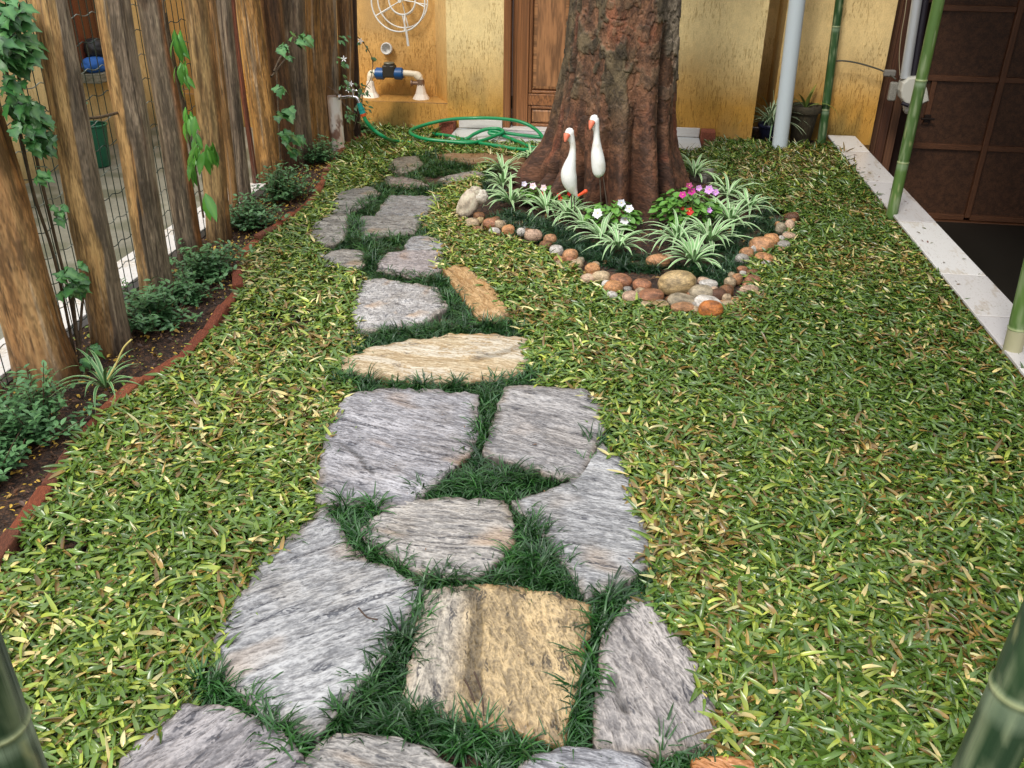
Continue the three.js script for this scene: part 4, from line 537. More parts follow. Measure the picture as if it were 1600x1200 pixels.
{ // water meter on its two pipe feet
  const z = -7.36, w = (u, v, dz = 0) => Wz(u, v, z + dz), t = thing('water_meter', 'water meter with blue couplings on white pipes in the yellow niche', 'water meter'), wp = std({ color: color(232, 218, 192), roughness: 0.45 }), bl = std({ color: color(26, 78, 132), roughness: 0.4 }), y0 = SILL + 0.002;
  const L = w(580, 122), Rr = w(656, 122), k = L.y * 0 + w(600, 114).y, pr = 0.024;
  mesh('pipe', tube([V(L.x - 0.01, y0 + 0.09, z), V(L.x - 0.01, k - 0.04, z), V(L.x, k - 0.008, z), V(L.x + 0.035, k, z), w(592, 114)], pr, 40, 16), wp, t); mesh('pipe', tube([w(630, 114), V(Rr.x - 0.05, k, z), V(Rr.x - 0.012, k - 0.006, z), V(Rr.x + 0.004, k - 0.04, z), V(Rr.x + 0.006, y0 + 0.09, z)], pr, 40, 16), wp, t);
  for (const x of [L.x - 0.01, Rr.x + 0.006]) mesh('pipe_foot', new THREE.LatheGeometry([[0.07, 0], [0.066, 0.008], [0.046, 0.04], [0.034, 0.085], [0.03, 0.12], [0.026, 0.125]].map((q) => new THREE.Vector2(...q)), 10).translate(x, y0, z), std({ color: color(236, 224, 208), roughness: 0.5, flatShading: true }), t);
  mesh('elbow', merge([rod(V(Rr.x - 0.03, k - 0.004, z), V(Rr.x + 0.002, k - 0.03, z), 0.03, 0.03, 16)]), wp, t); mesh('elbow', rod(V(L.x + 0.026, k - 0.004, z), V(L.x - 0.006, k - 0.03, z), 0.03, 0.03, 16), wp, t);
  for (const u of [594, 623]) { const q = w(u, 115); mesh('coupling', merge([rod(V(q.x - 0.03, q.y, z), V(q.x + 0.03, q.y, z), 0.047, 0.047, 8), rod(V(q.x - 0.04, q.y, z), V(q.x + 0.04, q.y, z), 0.034, 0.034, 16)]), bl, t); }
  const q = w(608.5, 110); mesh('meter_body', merge([box(0.1, 0.095, 0.09, q.x, q.y - 0.004, z, 0.012).toNonIndexed(), rod(V(q.x, q.y + 0.03, z), V(q.x, q.y + 0.055, z), 0.046, 0.044, 24).toNonIndexed(), rod(V(q.x - 0.07, w(600, 115).y, z), V(q.x + 0.07, w(600, 115).y, z), 0.026, 0.026, 16).toNonIndexed()]), std({ color: color(46, 42, 34), roughness: 0.5 }), t); mesh('meter_lid', rod(V(q.x, q.y + 0.056, z), V(q.x, q.y + 0.062, z), 0.043, 0.04, 24), std({ color: color(108, 104, 84), roughness: 0.4 }), t);
  const v = w(651, 130, 0.01); mesh('valve', merge([rod(V(v.x - 0.04, v.y, v.z), V(v.x + 0.03, v.y, v.z), 0.014, 0.018, 12), rod(V(v.x - 0.045, v.y, v.z), V(v.x - 0.035, v.y, v.z), 0.026, 0.026, 12), rod(V(Rr.x + 0.006, v.y - 0.03, z), V(Rr.x + 0.006, v.y + 0.03, z), 0.031, 0.031, 12)]), std({ color: color(140, 112, 92), roughness: 0.5, metalness: 0.4 }), t);
}
{ // wire hose reel on the niche wall
  const zf = -7.28, zr = -7.44, zi = -7.36, t = thing('hose_reel', 'white wire hose reel hung on the yellow wall above the water meter', 'hose reel'), m = std({ color: color(222, 220, 214), roughness: 0.4 });
  const s = (z) => axisK(V(-1.9, 0.9, z)) / FOCAL, cf = Wz(622, 4, zf), cr = Wz(629, 1, zr), ci = Wz(628, 0, zi);
  mesh('front_ring', new THREE.TorusGeometry(42.5 * s(zf), 0.006, 8, 80).translate(cf.x, cf.y, zf), m, t); mesh('rear_ring', new THREE.TorusGeometry(39.5 * s(zr), 0.006, 8, 80).translate(cr.x, cr.y, zr), m, t); mesh('drum_ring', new THREE.TorusGeometry(21 * s(zi), 0.006, 8, 60).translate(ci.x, ci.y, zi), m, t); mesh('drum_ring', new THREE.TorusGeometry(21 * s(zr), 0.006, 8, 60).translate(cr.x, cr.y, zr + 0.01), m, t);
  for (let k = 0; k < 5; k++) { const a = -1.38 + k * 1.2566, d = (c, z, r) => V(c.x + Math.cos(a) * r * s(z), c.y + Math.sin(a) * r * s(z), z); mesh('spoke', rod(d(ci, zi, 21), d(cf, zf, 42.5), 0.005, 0.005, 8), m, t); mesh('spoke', rod(d(cr, zr, 21), d(cr, zr, 39.5), 0.005, 0.005, 8), m, t); mesh('spoke', rod(d(ci, zi, 4), d(ci, zi, 21), 0.004, 0.004, 8), m, t); }
  mesh('axle', rod(V(ci.x, ci.y, ZB), V(ci.x, ci.y, zf), 0.014, 0.014, 14), m, t); mesh('crank', merge([rod(Wz(629, 24, zf + 0.01), Wz(634.5, 48, zf + 0.02), 0.006, 0.006, 8), rod(Wz(634.5, 46, zf + 0.02), Wz(638, 72, zf + 0.03), 0.009, 0.01, 12)]), m, t);
}
// ---------------------------------------------------------------- poles
const bambooMat = std({ vertexColors: true, roughness: 0.42, bumpMap: T.grainBump, bumpScale: 0.001 });
function bamboo(a, b, r0, r1, nodes, seed, o, label) {    // from point a at the foot to point b; nodes in metres from the foot
  const L = a.distanceTo(b), d = b.clone().sub(a).normalize(), q = new THREE.Quaternion().setFromUnitVectors(V(0, 1, 0), d), bd = new Build(), ts = []; for (let y = 0; y <= L; y += 0.02) ts.push(y); for (const n of nodes) for (const e of [-0.012, -0.006, -0.002, 0.002, 0.006, 0.012]) ts.push(n + e); ts.sort((x, y) => x - y);
  bd.grid(26, ts.length - 1, (s, t) => {
    const y = ts[Math.round(t * (ts.length - 1))], th = s * 6.28318, c = Math.cos(th), z = Math.sin(th); let nd = 9, ni = 0; nodes.forEach((n, i) => { if (Math.abs(y - n) < Math.abs(nd)) { nd = y - n; ni = i; } });
    const ring = Math.exp(-((nd / 0.004) ** 2)), r = lerp(r0, r1, y / L) * (1 + 0.07 * ring - 0.05 * Math.exp(-(((nd - 0.009) / 0.004) ** 2)) + 0.015 * (fbm(c * 2, y * 6, z * 2 + seed, 2) - 0.5));
    const f = fbm(c * 1.4 + seed, y * 3, z * 1.4, 4), seg = hash(seed, nodes.filter((n) => n < y).length, 3);
    let k = mix3(o.a, o.b, clamp(0.25 + 0.6 * seg + 0.8 * (f - 0.5))); k = mix3(k, rgb(140, 152, 118), 0.6 * smooth(0.5, 0.72, fbm(c * 3, y * 9, z * 3 + seed, 4))); k = mix3(k, rgb(176, 182, 134), 0.7 * ring); k = mix3(k, rgb(150, 168, 140), 0.5 * Math.exp(-(((nd + 0.02) / 0.014) ** 2)));
    if (o.pale && y < o.pale) k = mix3(rgb(178, 172, 142), rgb(140, 140, 108), f);
    k = mix3(k, rgb(170, 170, 120), 0.5 * smooth(0.8, 0.86, n3(c * 22, y * 26, z * 22 + seed)) * smooth(0.5, 0.6, n3(c * 3, y * 4, seed)));
    const p = V(c * r, y, z * r).applyQuaternion(q).add(a); return { p: p.toArray(), c: k, uv: [s, y] };
  }, true);
  return tag(mesh('bamboo_pole', bd.geo(), bambooMat, scene), label, 'bamboo pole', 'green bamboo poles');
}
const BG = { a: rgb(48, 76, 40), b: rgb(92, 122, 58) }, BD = { a: rgb(28, 50, 34), b: rgb(46, 72, 46) };
const vert = (u, v, u2, v2, y = 0.0, H = 2.43) => { const a = G(u, v, y), t = Wz(u2, v2, a.z), d = t.clone().sub(a); return [a, a.clone().addScaledVector(d, (H - y) / d.y)]; };
{
  let [a, b] = vert(1283, 224, 1312, 0); bamboo(a, b, 0.033, 0.028, [0.26, 0.86, 1.45, 2.0], 3, { a: rgb(26, 58, 30), b: rgb(58, 92, 46) }, 'thin dark green bamboo pole at the far end of the tiled low wall');
  [a, b] = vert(1391, 346, 1467, 0); bamboo(a, b, 0.032, 0.03, [0.35, 0.8, 1.28, 1.78, 2.25], 4, BG, 'bright green bamboo pole standing beside the tiled low wall in front of the gate');
  [a, b] = vert(1578, 563, 1612, 422); bamboo(a, b, 0.036, 0.034, [0.145, 0.6, 1.1, 1.6, 2.1], 5, { ...BG, a: rgb(40, 66, 34), pale: 0.14 }, 'bamboo pole with a pale foot cut off by the right edge of the photograph');
  a = At(1537, 1200, 1.15); b = At(1650, 955, 1.02); let d = b.clone().sub(a); a.addScaledVector(d, -(a.y + 0.05) / d.y); b.copy(a).addScaledVector(d, 2.4 / d.y); bamboo(a, b, 0.034, 0.032, [0.5, 0.83, 1.28, 1.72, 2.15], 6, BD, 'dark green thick bamboo pole at the bottom right corner, nearest the camera');
  a = At(24, 1200, 1.15); b = At(-44, 1020, 1.04); d = b.clone().sub(a); a.addScaledVector(d, -(a.y + 0.05) / d.y); b.copy(a).addScaledVector(d, 2.4 / d.y); bamboo(a, b, 0.035, 0.032, [0.35, 0.76, 1.22, 1.7, 2.1], 7, BD, 'dark green thick bamboo pole at the bottom left corner');
}
{
  const [a, b] = vert(1217, 240, 1246, 0, 0, 2.6), t = thing('downpipe', 'white plastic rain pipe standing in the lawn near the flower pots', 'pipe'); a.y = -0.05; const pm = std({ color: color(186, 196, 202), roughness: 0.4 });
  mesh('pipe', rod(a, b, 0.056, 0.056, 40), pm, t); mesh('pipe_collar', rod(a.clone().lerp(b, 0.93), a.clone().lerp(b, 0.98), 0.062, 0.062, 40), pm, t);
}
{ // pots in the corner
  const p1 = G(1201, 219, 0.01), t1 = thing('flower_pot', 'small dark blue pot with a grassy grey green plant left of the rain pipe', 'flower pot', p1), p2 = G(1250, 221, 0.01), t2 = thing('flower_pot', 'tall mossy brown clay pot with a rim behind the rain pipe', 'flower pot', p2);
  const pot = (h, r0, r1, rim) => new THREE.LatheGeometry([[0, 0.002], [r0, 0.002], [lerp(r0, r1, 0.82), h * 0.8], [r1 * rim, h * 0.81], [r1 * rim * 1.02, h], [r1 * 0.93, h], [r1 * 0.9, h * 0.86], [0, h * 0.85]].map((q) => new THREE.Vector2(...q)), 40);
  mesh('pot', pot(0.13, 0.07, 0.095, 1.04), std({ color: color(30, 34, 58), roughness: 0.4 }), t1); mesh('pot', pot(0.28, 0.075, 0.108, 1.1), std({ color: color(70, 62, 44), map: T.grit, bumpMap: T.gritBump, bumpScale: 0.004 }), t2);
  const r = rng(61), b = new Build(), b2 = new Build(); for (let i = 0; i < 70; i++) b.blade(V((r() - 0.5) * 0.05, 0.11, (r() - 0.5) * 0.05), r() * 6.283, 0.24 + 0.18 * r(), 0.01, 0.5 + 0.9 * r(), 0.9 + r(), { seg: 7, base: mix3(rgb(98, 128, 92), rgb(168, 186, 148), r()) }); mesh('foliage', b.geo(), spiderMat, t1);
  for (const [az, L, w, e, d] of [[-0.6, 0.2, 0.035, 1.3, 0.3], [1.2, 0.16, 0.03, 1.35, 0.5], [2.4, 0.17, 0.028, 1.1, 0.6], [0.3, 0.34, 0.022, 0.7, 2.2], [3.6, 0.2, 0.02, 0.9, 1.5], [5, 0.22, 0.02, 1.0, 1.8], [-0.2, 0.26, 0.018, 0.6, 2.0]]) b2.blade(V(0, 0.25, 0), az, L, w, e, d, { seg: 8, base: mix3(rgb(64, 100, 48), rgb(110, 130, 60), r()), tip: rgb(150, 140, 60) }); mesh('foliage', b2.geo(), spiderMat, t2);
}
{ // electric opener of the gate
  const z = -7.3, w = (u, v, dz = 0) => Wz(u, v, z + dz), t = thing('gate_opener', 'grey metal tube with a white motor housing of the garage gate opener', 'gate opener'), al = std({ color: color(188, 192, 196), metalness: 0.35, roughness: 0.35 }), wh = std({ color: color(186, 184, 174), roughness: 0.45 }), dk = std({ color: color(34, 30, 40), roughness: 0.4 });
  const a = w(1414, 122), b = w(1436, -20), up = b.clone().sub(a).multiplyScalar(2.1).add(a);
  mesh('tube', rod(a, up, 0.036, 0.036, 24), al, t); mesh('rail', rod(a.clone().add(V(0.062, 0, -0.02)), up.clone().add(V(0.062, 0, -0.02)), 0.026, 0.026, 16), dk, t);
  const sh = new THREE.Shape([[1407, 140], [1410, 129], [1418, 122], [1431, 121], [1438, 125], [1443, 140], [1445, 154], [1436, 158], [1424, 159], [1413, 157], [1408, 150]].map(([u, v]) => { const p = w(u, v); return new THREE.Vector2(p.x, p.y); }));
  mesh('motor_housing', new THREE.ExtrudeGeometry(sh, { depth: 0.1, bevelThickness: 0.02, bevelSize: 0.014, bevelSegments: 4 }).translate(0, 0, z - 0.05), wh, t);
  mesh('motor_base', merge([rod(w(1424, 160), w(1421, 173), 0.07, 0.045, 20), rod(w(1421, 172), w(1420, 177), 0.05, 0.03, 20)]), wh, t); mesh('vent', rod(w(1409, 161, 0.06), w(1420, 165, 0.07), 0.014, 0.014, 10), dk, t);
  const fl = w(1398, 145); mesh('bracket', box(0.06, 0.14, 0.05, fl.x, fl.y, z - 0.06, 0.015), std({ color: color(150, 146, 136), map: T.grit }), t); const f2 = w(1394, 117); mesh('cable_clamp', box(0.09, 0.05, 0.04, f2.x, f2.y, z - 0.08, 0.012).rotateZ(0), std({ color: color(110, 106, 100) }), t);
  mesh('cable', tube([w(1298, 96, -0.12), w(1316, 95, -0.1), w(1338, 98, -0.1), w(1360, 104, -0.1), w(1380, 111, -0.1), w(1392, 118, -0.06), w(1400, 124, -0.03)], 0.006, 50, 8), std({ color: color(70, 68, 58) }), t); mesh('thin_wire', tube([w(1420, -30, 0.03), w(1414, 20, 0.04), w(1408, 55, 0.03), w(1405, 90, 0.03), w(1406, 118, 0.04)], 0.003, 40, 6), std({ color: color(150, 138, 110) }), t);
}

// ---------------------------------------------------------------- shrubs and climbers along the fence
const shrubMat = leafMat({ roughness: 0.4 });
function shrub(label, u, v, rx, h0, n, seed) {
  const h = h0 * 0.86, p = G(u, v, 0), r = rng(seed), t = thing('shrub', label, 'shrub', V(p.x, 0, p.z), 'low dark green shrubs planted along the fence'), b = new Build(), st = [];
  for (let k = 0; k < Math.round(n * 1.25); k++) { // a twig that carries pairs of small leaves
    const az = r() * 6.283, el = 0.45 + r() * 1.0, L = h * (0.55 + 0.65 * r()), o = V((r() - 0.5) * rx * 0.7, 0.0, (r() - 0.5) * rx * 0.9), d = V(Math.cos(az) * Math.cos(el) * rx / h * 1.2, Math.sin(el), Math.sin(az) * Math.cos(el) * rx / h * 1.2), e = o.clone().addScaledVector(d, L); if (k % 3 === 0) st.push(rod(o, e, 0.0025, 0.0014, 5));
    for (let j = 2; j < 10; j++) { const f = j / 9, q = o.clone().lerp(e, f); q.y -= 0.02 * f * f; for (const s of [0, 1]) { const tipc = smooth(0.6, 1, f) * r(); b.leaf(q, az + s * 3.1416 + (j % 2) * 1.5708 + (r() - 0.5) * 0.8, 0.2 + (r() - 0.3) * 0.9, (r() - 0.5), (0.022 + 0.014 * r()), OVAL, mix3(mix3(rgb(44, 84, 54), rgb(76, 122, 74), r()), rgb(124, 168, 108), 0.6 * tipc), rgb(82, 122, 74), 0.3); } }
  }
  mesh('foliage', b.geo(), shrubMat, t); mesh('stems', merge(st), std({ color: color(84, 62, 44) }), t); return t;
}
shrub('shrub at the lower left by the brown post cut off at the photograph edge', 46, 690, 0.17, 0.27, 74, 301);
shrub('small shrub at the left edge of the photograph below the lower left shrub', -8, 745, 0.13, 0.14, 40, 302);
shrub('shrub in front of the third large post', 240, 508, 0.19, 0.2, 78, 303);
shrub('shrub right of the third large post, one place further along', 322, 435, 0.17, 0.2, 70, 304);
shrub('small shrub between the third and fourth large posts', 288, 468, 0.12, 0.14, 40, 305);
shrub('shrub at the foot of the pale tan post', 392, 356, 0.17, 0.2, 66, 306);
shrub('shrub at the foot of the orange tan post', 442, 312, 0.19, 0.24, 74, 307);
shrub('farthest shrub, at the foot of the ochre brown post near the tap pipe', 493, 256, 0.15, 0.22, 56, 308);
shrub('thin shrub in the dark corner behind the tap pipe', 565, 212, 0.14, 0.16, 44, 309);
function climber(label, stems, clusters, seed, pts, cols, X, o = {}) {
  const r = rng(seed), t = thing(o.name ?? 'climbing_plant', label, o.cat ?? 'climbing plant'), b = new Build(), sg = stems.map((s) => tube(s.map(([u, v, dx]) => Wx(u, v, X + (dx ?? 0))), o.sr ?? 0.006, s.length * 8, 6));
  for (const [u, v, w, h, n, sz] of clusters) for (let i = 0; i < n; i++) { const p = Wx(u + (r() + r() - 1) * w, v + (r() + r() - 1) * h, X + 0.02 + r() * 0.09); b.leaf(p, o.az !== undefined ? o.az + (r() - 0.5) * 1.6 : 0.2 + (r() - 0.5) * 3, (o.el ?? -0.45) + (r() - 0.5) * 0.7, (r() - 0.5) * 0.9 + 0.3, sz * (0.75 + 0.5 * r()), pts, mix3(cols[0], cols[1], r()), mix3(cols[1], cols[2], r() * 0.6), 0.22); }
  mesh('foliage', b.geo(), leafMat({ roughness: 0.4, transmission: 0 }), t); if (sg.length) mesh('stem', merge(sg), std({ color: color(92, 74, 52), map: T.grain }), t); return t;
}
const IV = [rgb(26, 72, 34), rgb(58, 116, 54), rgb(118, 158, 92)];
climber('ivy climbing at the top left between the first two posts', [[[128, 590], [112, 480], [88, 380], [62, 270], [40, 170], [18, 60], [10, -30]], [[118, 560], [84, 400], [52, 300], [30, 200], [5, 90]], [[80, 186], [110, 184], [150, 184], [185, 176]]], [[14, 20, 28, 28, 44, 0.046], [20, 70, 36, 32, 58, 0.05], [30, 92, 32, 14, 20, 0.046], [36, 165, 32, 14, 24, 0.056], [40, 195, 36, 20, 36, 0.046], [62, 222, 36, 16, 28, 0.042], [110, 166, 26, 10, 8, 0.048], [66, 272, 12, 16, 8, 0.034], [88, 330, 12, 16, 8, 0.036], [16, 130, 20, 20, 8, 0.045]], 401, IVY, IV, -2.06);
climber('small ivy cluster low between the thickest post and the two toned post', [[[128, 590], [120, 520], [112, 450]], [[124, 560], [128, 480], [134, 440]]], [[108, 430, 26, 12, 14, 0.042], [112, 452, 28, 14, 18, 0.042], [126, 410, 10, 6, 4, 0.034], [148, 545, 12, 10, 6, 0.038], [135, 568, 18, 10, 8, 0.036]], 402, IVY, IV, -2.03);
climber('vine with long hanging leaves before the pale tan post', [[[252, -20], [262, 60], [280, 140], [296, 220], [310, 290], [318, 340]], [[258, 20], [276, 110], [290, 170], [300, 210]]], [[276, 55, 7, 16, 8, 0.085], [286, 105, 12, 18, 14, 0.08], [298, 180, 14, 14, 14, 0.08], [324, 230, 18, 14, 16, 0.085], [308, 225, 10, 22, 10, 0.08], [300, 250, 8, 16, 6, 0.08], [318, 300, 5, 8, 2, 0.11]], 403, LANCE.map(([a, b]) => [a, b * 1.35]), [rgb(40, 104, 34), rgb(84, 150, 52), rgb(120, 170, 70)], -2.02, { az: 1.4, el: -1.0 });
climber('ivy sprig on the pale grey post', [[[428, 112], [434, 98], [442, 84], [452, 72]], [[424, 120], [440, 100], [448, 90]]], [[440, 76, 12, 7, 12, 0.05], [470, 60, 22, 12, 16, 0.056], [450, 88, 6, 4, 4, 0.036]], 404, IVY, IV, -2.02);
climber('ivy low on the dark brown post beside the orange tan post', [[[438, 250], [436, 205], [434, 150], [432, 110]], [[456, 240], [462, 220]]], [[436, 140, 12, 8, 6, 0.05], [444, 178, 14, 12, 14, 0.062], [444, 212, 12, 10, 9, 0.055], [462, 214, 10, 12, 7, 0.06], [456, 234, 10, 8, 7, 0.055]], 405, IVY, IV, -1.99);
{
  const t = climber('jasmine with small white star flowers behind the chrome tap', [[[545, 205], [540, 150], [534, 100], [530, 55]], [[552, 205], [570, 140], [580, 120], [582, 95], [570, 70], [556, 55]], [[560, 200], [566, 150], [560, 128]]], [[535, 60, 10, 8, 8, 0.04], [536, 95, 12, 10, 10, 0.04], [540, 130, 12, 16, 22, 0.035], [562, 140, 18, 16, 30, 0.036], [568, 165, 12, 14, 18, 0.036], [562, 66, 5, 5, 4, 0.035], [572, 75, 5, 5, 5, 0.035], [580, 90, 6, 4, 6, 0.04], [580, 112, 8, 5, 4, 0.03], [545, 180, 14, 16, 26, 0.035]], 406, OVAL, [rgb(22, 58, 28), rgb(48, 92, 44), rgb(96, 134, 80)], -2.02, { sr: 0.003, name: 'jasmine' });
  for (const [u, v] of [[537, 92], [548, 131], [563, 148], [544, 140], [563, 64]]) { const f = new Build(), q = Wx(u, v, -1.95); for (let k = 0; k < 5; k++) { const a = k * 1.2566, o = f.p.length / 3; f.v(0, 0, 0, [0.8, 0.8, 0.8]); f.v(Math.cos(a - 0.35) * 0.012, Math.sin(a - 0.35) * 0.012, 0.002, [0.85, 0.85, 0.85]); f.v(Math.cos(a) * 0.024, Math.sin(a) * 0.024, 0.004, [0.85, 0.85, 0.85]); f.v(Math.cos(a + 0.35) * 0.012, Math.sin(a + 0.35) * 0.012, 0.002, [0.85, 0.85, 0.85]); f.q(o, o + 1, o + 2, o + 3); } const m = mesh('flower', f.geo(), leafMat(), t); m.position.copy(q); m.rotation.set(-0.4, 0.4, u); }
}
// ---------------------------------------------------------------- grasses
function scatter(name, parent, geo, mat, list) {          // list of [x, y, z, euler, scale3, colour]
  const m = new THREE.InstancedMesh(geo, mat, list.length), d = new THREE.Object3D(), c = new THREE.Color(); d.rotation.order = 'YXZ';
  list.forEach(([x, y, z, e, s, k], i) => { d.position.set(x, y, z); d.rotation.set(e[0], e[1], e[2]); d.scale.set(s[0], s[1], s[2]); d.updateMatrix(); m.setMatrixAt(i, d.matrix); m.setColorAt(i, c.setRGB(k[0], k[1], k[2])); });
  m.name = name; m.userData.kind = 'stuff'; m.castShadow = m.receiveShadow = true; parent.add(m); return m;
}
const edgeAt = (z) => { for (let i = 1; i < EDGE.length; i++) if ((EDGE[i - 1][1] - z) * (EDGE[i][1] - z) <= 0 && EDGE[i][1] !== EDGE[i - 1][1]) return lerp(EDGE[i - 1][0], EDGE[i][0], (z - EDGE[i - 1][1]) / (EDGE[i][1] - EDGE[i - 1][1])); return z > EDGE[0][1] ? EDGE[0][0] : EDGE[EDGE.length - 1][0] - 0.1; };
const BED = [[722, 345], [740, 356], [780, 369], [830, 380], [880, 412], [925, 436], [960, 458], [1020, 474], [1070, 488], [1110, 494], [1150, 474], [1172, 452], [1170, 415], [1200, 392], [1226, 378], [1236, 345], [1200, 322], [1160, 300], [1120, 283], [1080, 266], [1040, 252], [900, 240], [830, 240], [790, 252], [760, 270], [745, 300]].map(([u, v]) => { const p = G(u, v, 0.02); return [p.x, p.z]; });
const stoneBox = stonePolys.map((p) => [Math.min(...p.map((q) => q[0])), Math.max(...p.map((q) => q[0])), Math.min(...p.map((q) => q[1])), Math.max(...p.map((q) => q[1]))]);
const onStone = (x, z, inset) => stonePolys.some((p, i) => x > stoneBox[i][0] - 0.05 && x < stoneBox[i][1] + 0.05 && z > stoneBox[i][2] - 0.05 && z < stoneBox[i][3] + 0.05 && (inPoly(p, x, z) ? polyDist(p, x, z) > inset : inset < 0 && polyDist(p, x, z) < -inset));
const HULL = [[180, 1215], [240, 1130], [285, 1098], [326, 1036], [352, 965], [398, 900], [458, 828], [495, 788], [500, 730], [510, 679], [540, 618], [538, 560], [556, 520], [556, 460], [562, 432], [548, 424], [500, 414], [498, 392], [482, 364], [505, 337], [524, 330], [530, 300], [580, 288], [606, 264], [640, 240], [760, 240], [756, 262], [740, 272], [690, 300], [662, 338], [690, 372], [690, 420], [735, 414], [798, 486], [828, 520], [830, 560], [850, 600], [922, 608], [940, 662], [960, 705], [980, 740], [1020, 875], [1030, 905], [1020, 940], [1052, 987], [1120, 1140], [1140, 1215], [1140, 1340], [180, 1340]].map(([u, v]) => { const p = G(u, v, 0.03); return [p.x, p.z]; });
// dark mondo grass: strips in the joints and round the bed, given as picture points with a half width in pixels
const MONDO = [[[300, 1062], [345, 1078], [400, 1115], [440, 1150], [470, 1172], 24], [[505, 1150], [545, 1110], [590, 1060], [630, 1000], [655, 945], 25], [[600, 1128], [650, 1128], [700, 1140], [760, 1150], [835, 1165], 27], [[890, 1160], [905, 1100], [918, 1040], [935, 975], [955, 930], 20], [[985, 908], [1015, 902], 17], [[525, 792], [560, 798], [600, 790], 15], [[540, 815], [570, 850], [600, 880], [650, 895], 19], [[660, 908], [720, 905], [790, 902], [880, 905], 15], [[815, 805], [835, 840], [855, 880], 26], [[790, 890], [840, 880], [890, 905], 24], [[655, 770], [700, 762], [760, 750], [820, 745], [875, 750], 22], [[745, 715], [752, 680], [758, 640], [762, 615], 18], [[530, 594], [580, 602], [660, 606], [760, 602], [850, 588], 12], [[900, 716], [930, 698], [960, 688], 14], [[565, 527], [610, 522], [665, 514], [720, 508], [775, 510], [830, 512], 11], [[688, 442], [702, 468], [722, 492], [745, 500], 16], [[590, 424], [625, 434], [670, 440], [695, 438], 9], [[575, 372], [580, 400], [576, 420], 16], [[600, 376], [625, 372], 12], [[550, 340], [556, 360], [548, 380], 15], [[545, 335], [575, 322], [600, 300], 10], [[580, 293], [620, 296], [680, 298], 9], [[610, 268], [660, 262], [690, 258], [745, 254], 11], [[650, 246], [676, 240], [700, 262], 10], [[672, 376], [690, 386], 6], [[1035, 1168], [1070, 1180], 22], [[770, 1160], [840, 1178], 16], [[560, 324], [590, 312], 8], [[610, 337], [655, 336], 4], [[720, 245], [745, 246], 7], [[860, 1172], [900, 1168], 12]];
const BEDGRASS = [[[770, 338], [800, 352], [840, 366], [890, 384], [930, 400], 17], [[930, 402], [980, 414], [1030, 420], 13], [[755, 300], [762, 272], [790, 250], 9], [[1120, 440], [1150, 420], [1165, 398], [1190, 372], [1215, 345], 14], [[1180, 350], [1208, 326], [1180, 310], 8], [[1105, 270], [1140, 284], [1165, 300], 8], [[1130, 428], [1150, 385], 14], [[1030, 408], [1015, 415], 8], [[830, 345], [900, 372], [940, 392], 14], [[790, 330], [850, 350], [900, 366], 14], [[940, 396], [1010, 400], 10], [[1090, 420], [1130, 410], 10], [[1140, 372], [1185, 345], 12], [[770, 300], [790, 310], 10], [[1100, 396], [1140, 380], 10], [[1060, 414], [1110, 428], 7]];
function tuft(seed, n, L) { const r = rng(seed), b = new Build(); for (let i = 0; i < n; i++) { const t = r(); b.blade(V((r() - 0.5) * 0.03, 0, (r() - 0.5) * 0.03), r() * 6.283, L * (0.6 + 0.6 * r()), 0.0052 * (0.8 + 0.5 * r()), 0.5 + 1.05 * r(), 0.9 + 1.3 * r(), { seg: 6, base: mix3([0.62, 0.7, 0.6], [1.2, 1.25, 1.0], t), fold: 0.3, yaw: (r() - 0.5) * 0.8, shape: (s) => 1 - 0.75 * s * s }); } return b.geo(); }
const tufts = [1, 2, 3, 4].map((k) => tuft(500 + k, 34, 0.088)), mondoMat = leafMat({ roughness: 0.36 });
const mondoPts = [];
function strips(list, dens, r) {
  const out = [[], [], [], []];
  for (const s of list) { const hw = s[s.length - 1], pts = s.slice(0, -1); for (let i = 0; i < pts.length - 1; i++) { const [u0, v0] = pts[i], [u1, v1] = pts[i + 1], a = G(u0, v0, 0.02), b = G(u1, v1, 0.02), w = hw * 0.8 * axisK(a) / FOCAL, L = a.distanceTo(b), n = Math.ceil((L + w * 0.5) * w * 2 * dens); for (let k = 0; k < n; k++) { const t = r() * 1.1 - 0.05, p = a.clone().lerp(b, t), px = -(b.z - a.z) / L, pz = (b.x - a.x) / L, o = gauss(r) * 0.5 * w; p.x += px * o; p.z += pz * o; if (onStone(p.x, p.z, 0.022)) continue; if (Math.abs(o) < w * 0.7) mondoPts.push([p.x, p.z]); const sc = 0.6 + 0.6 * r(), g = 0.55 + 0.55 * r(); out[Math.floor(r() * 4)].push([p.x, -0.006, p.z, [(r() - 0.5) * 0.5, r() * 6.283, (r() - 0.5) * 0.5], [sc, sc, sc], mix3(rgb(24, 60, 30), rgb(52, 98, 44), r()).map((q) => q * g)]); } } }
  return out;
}
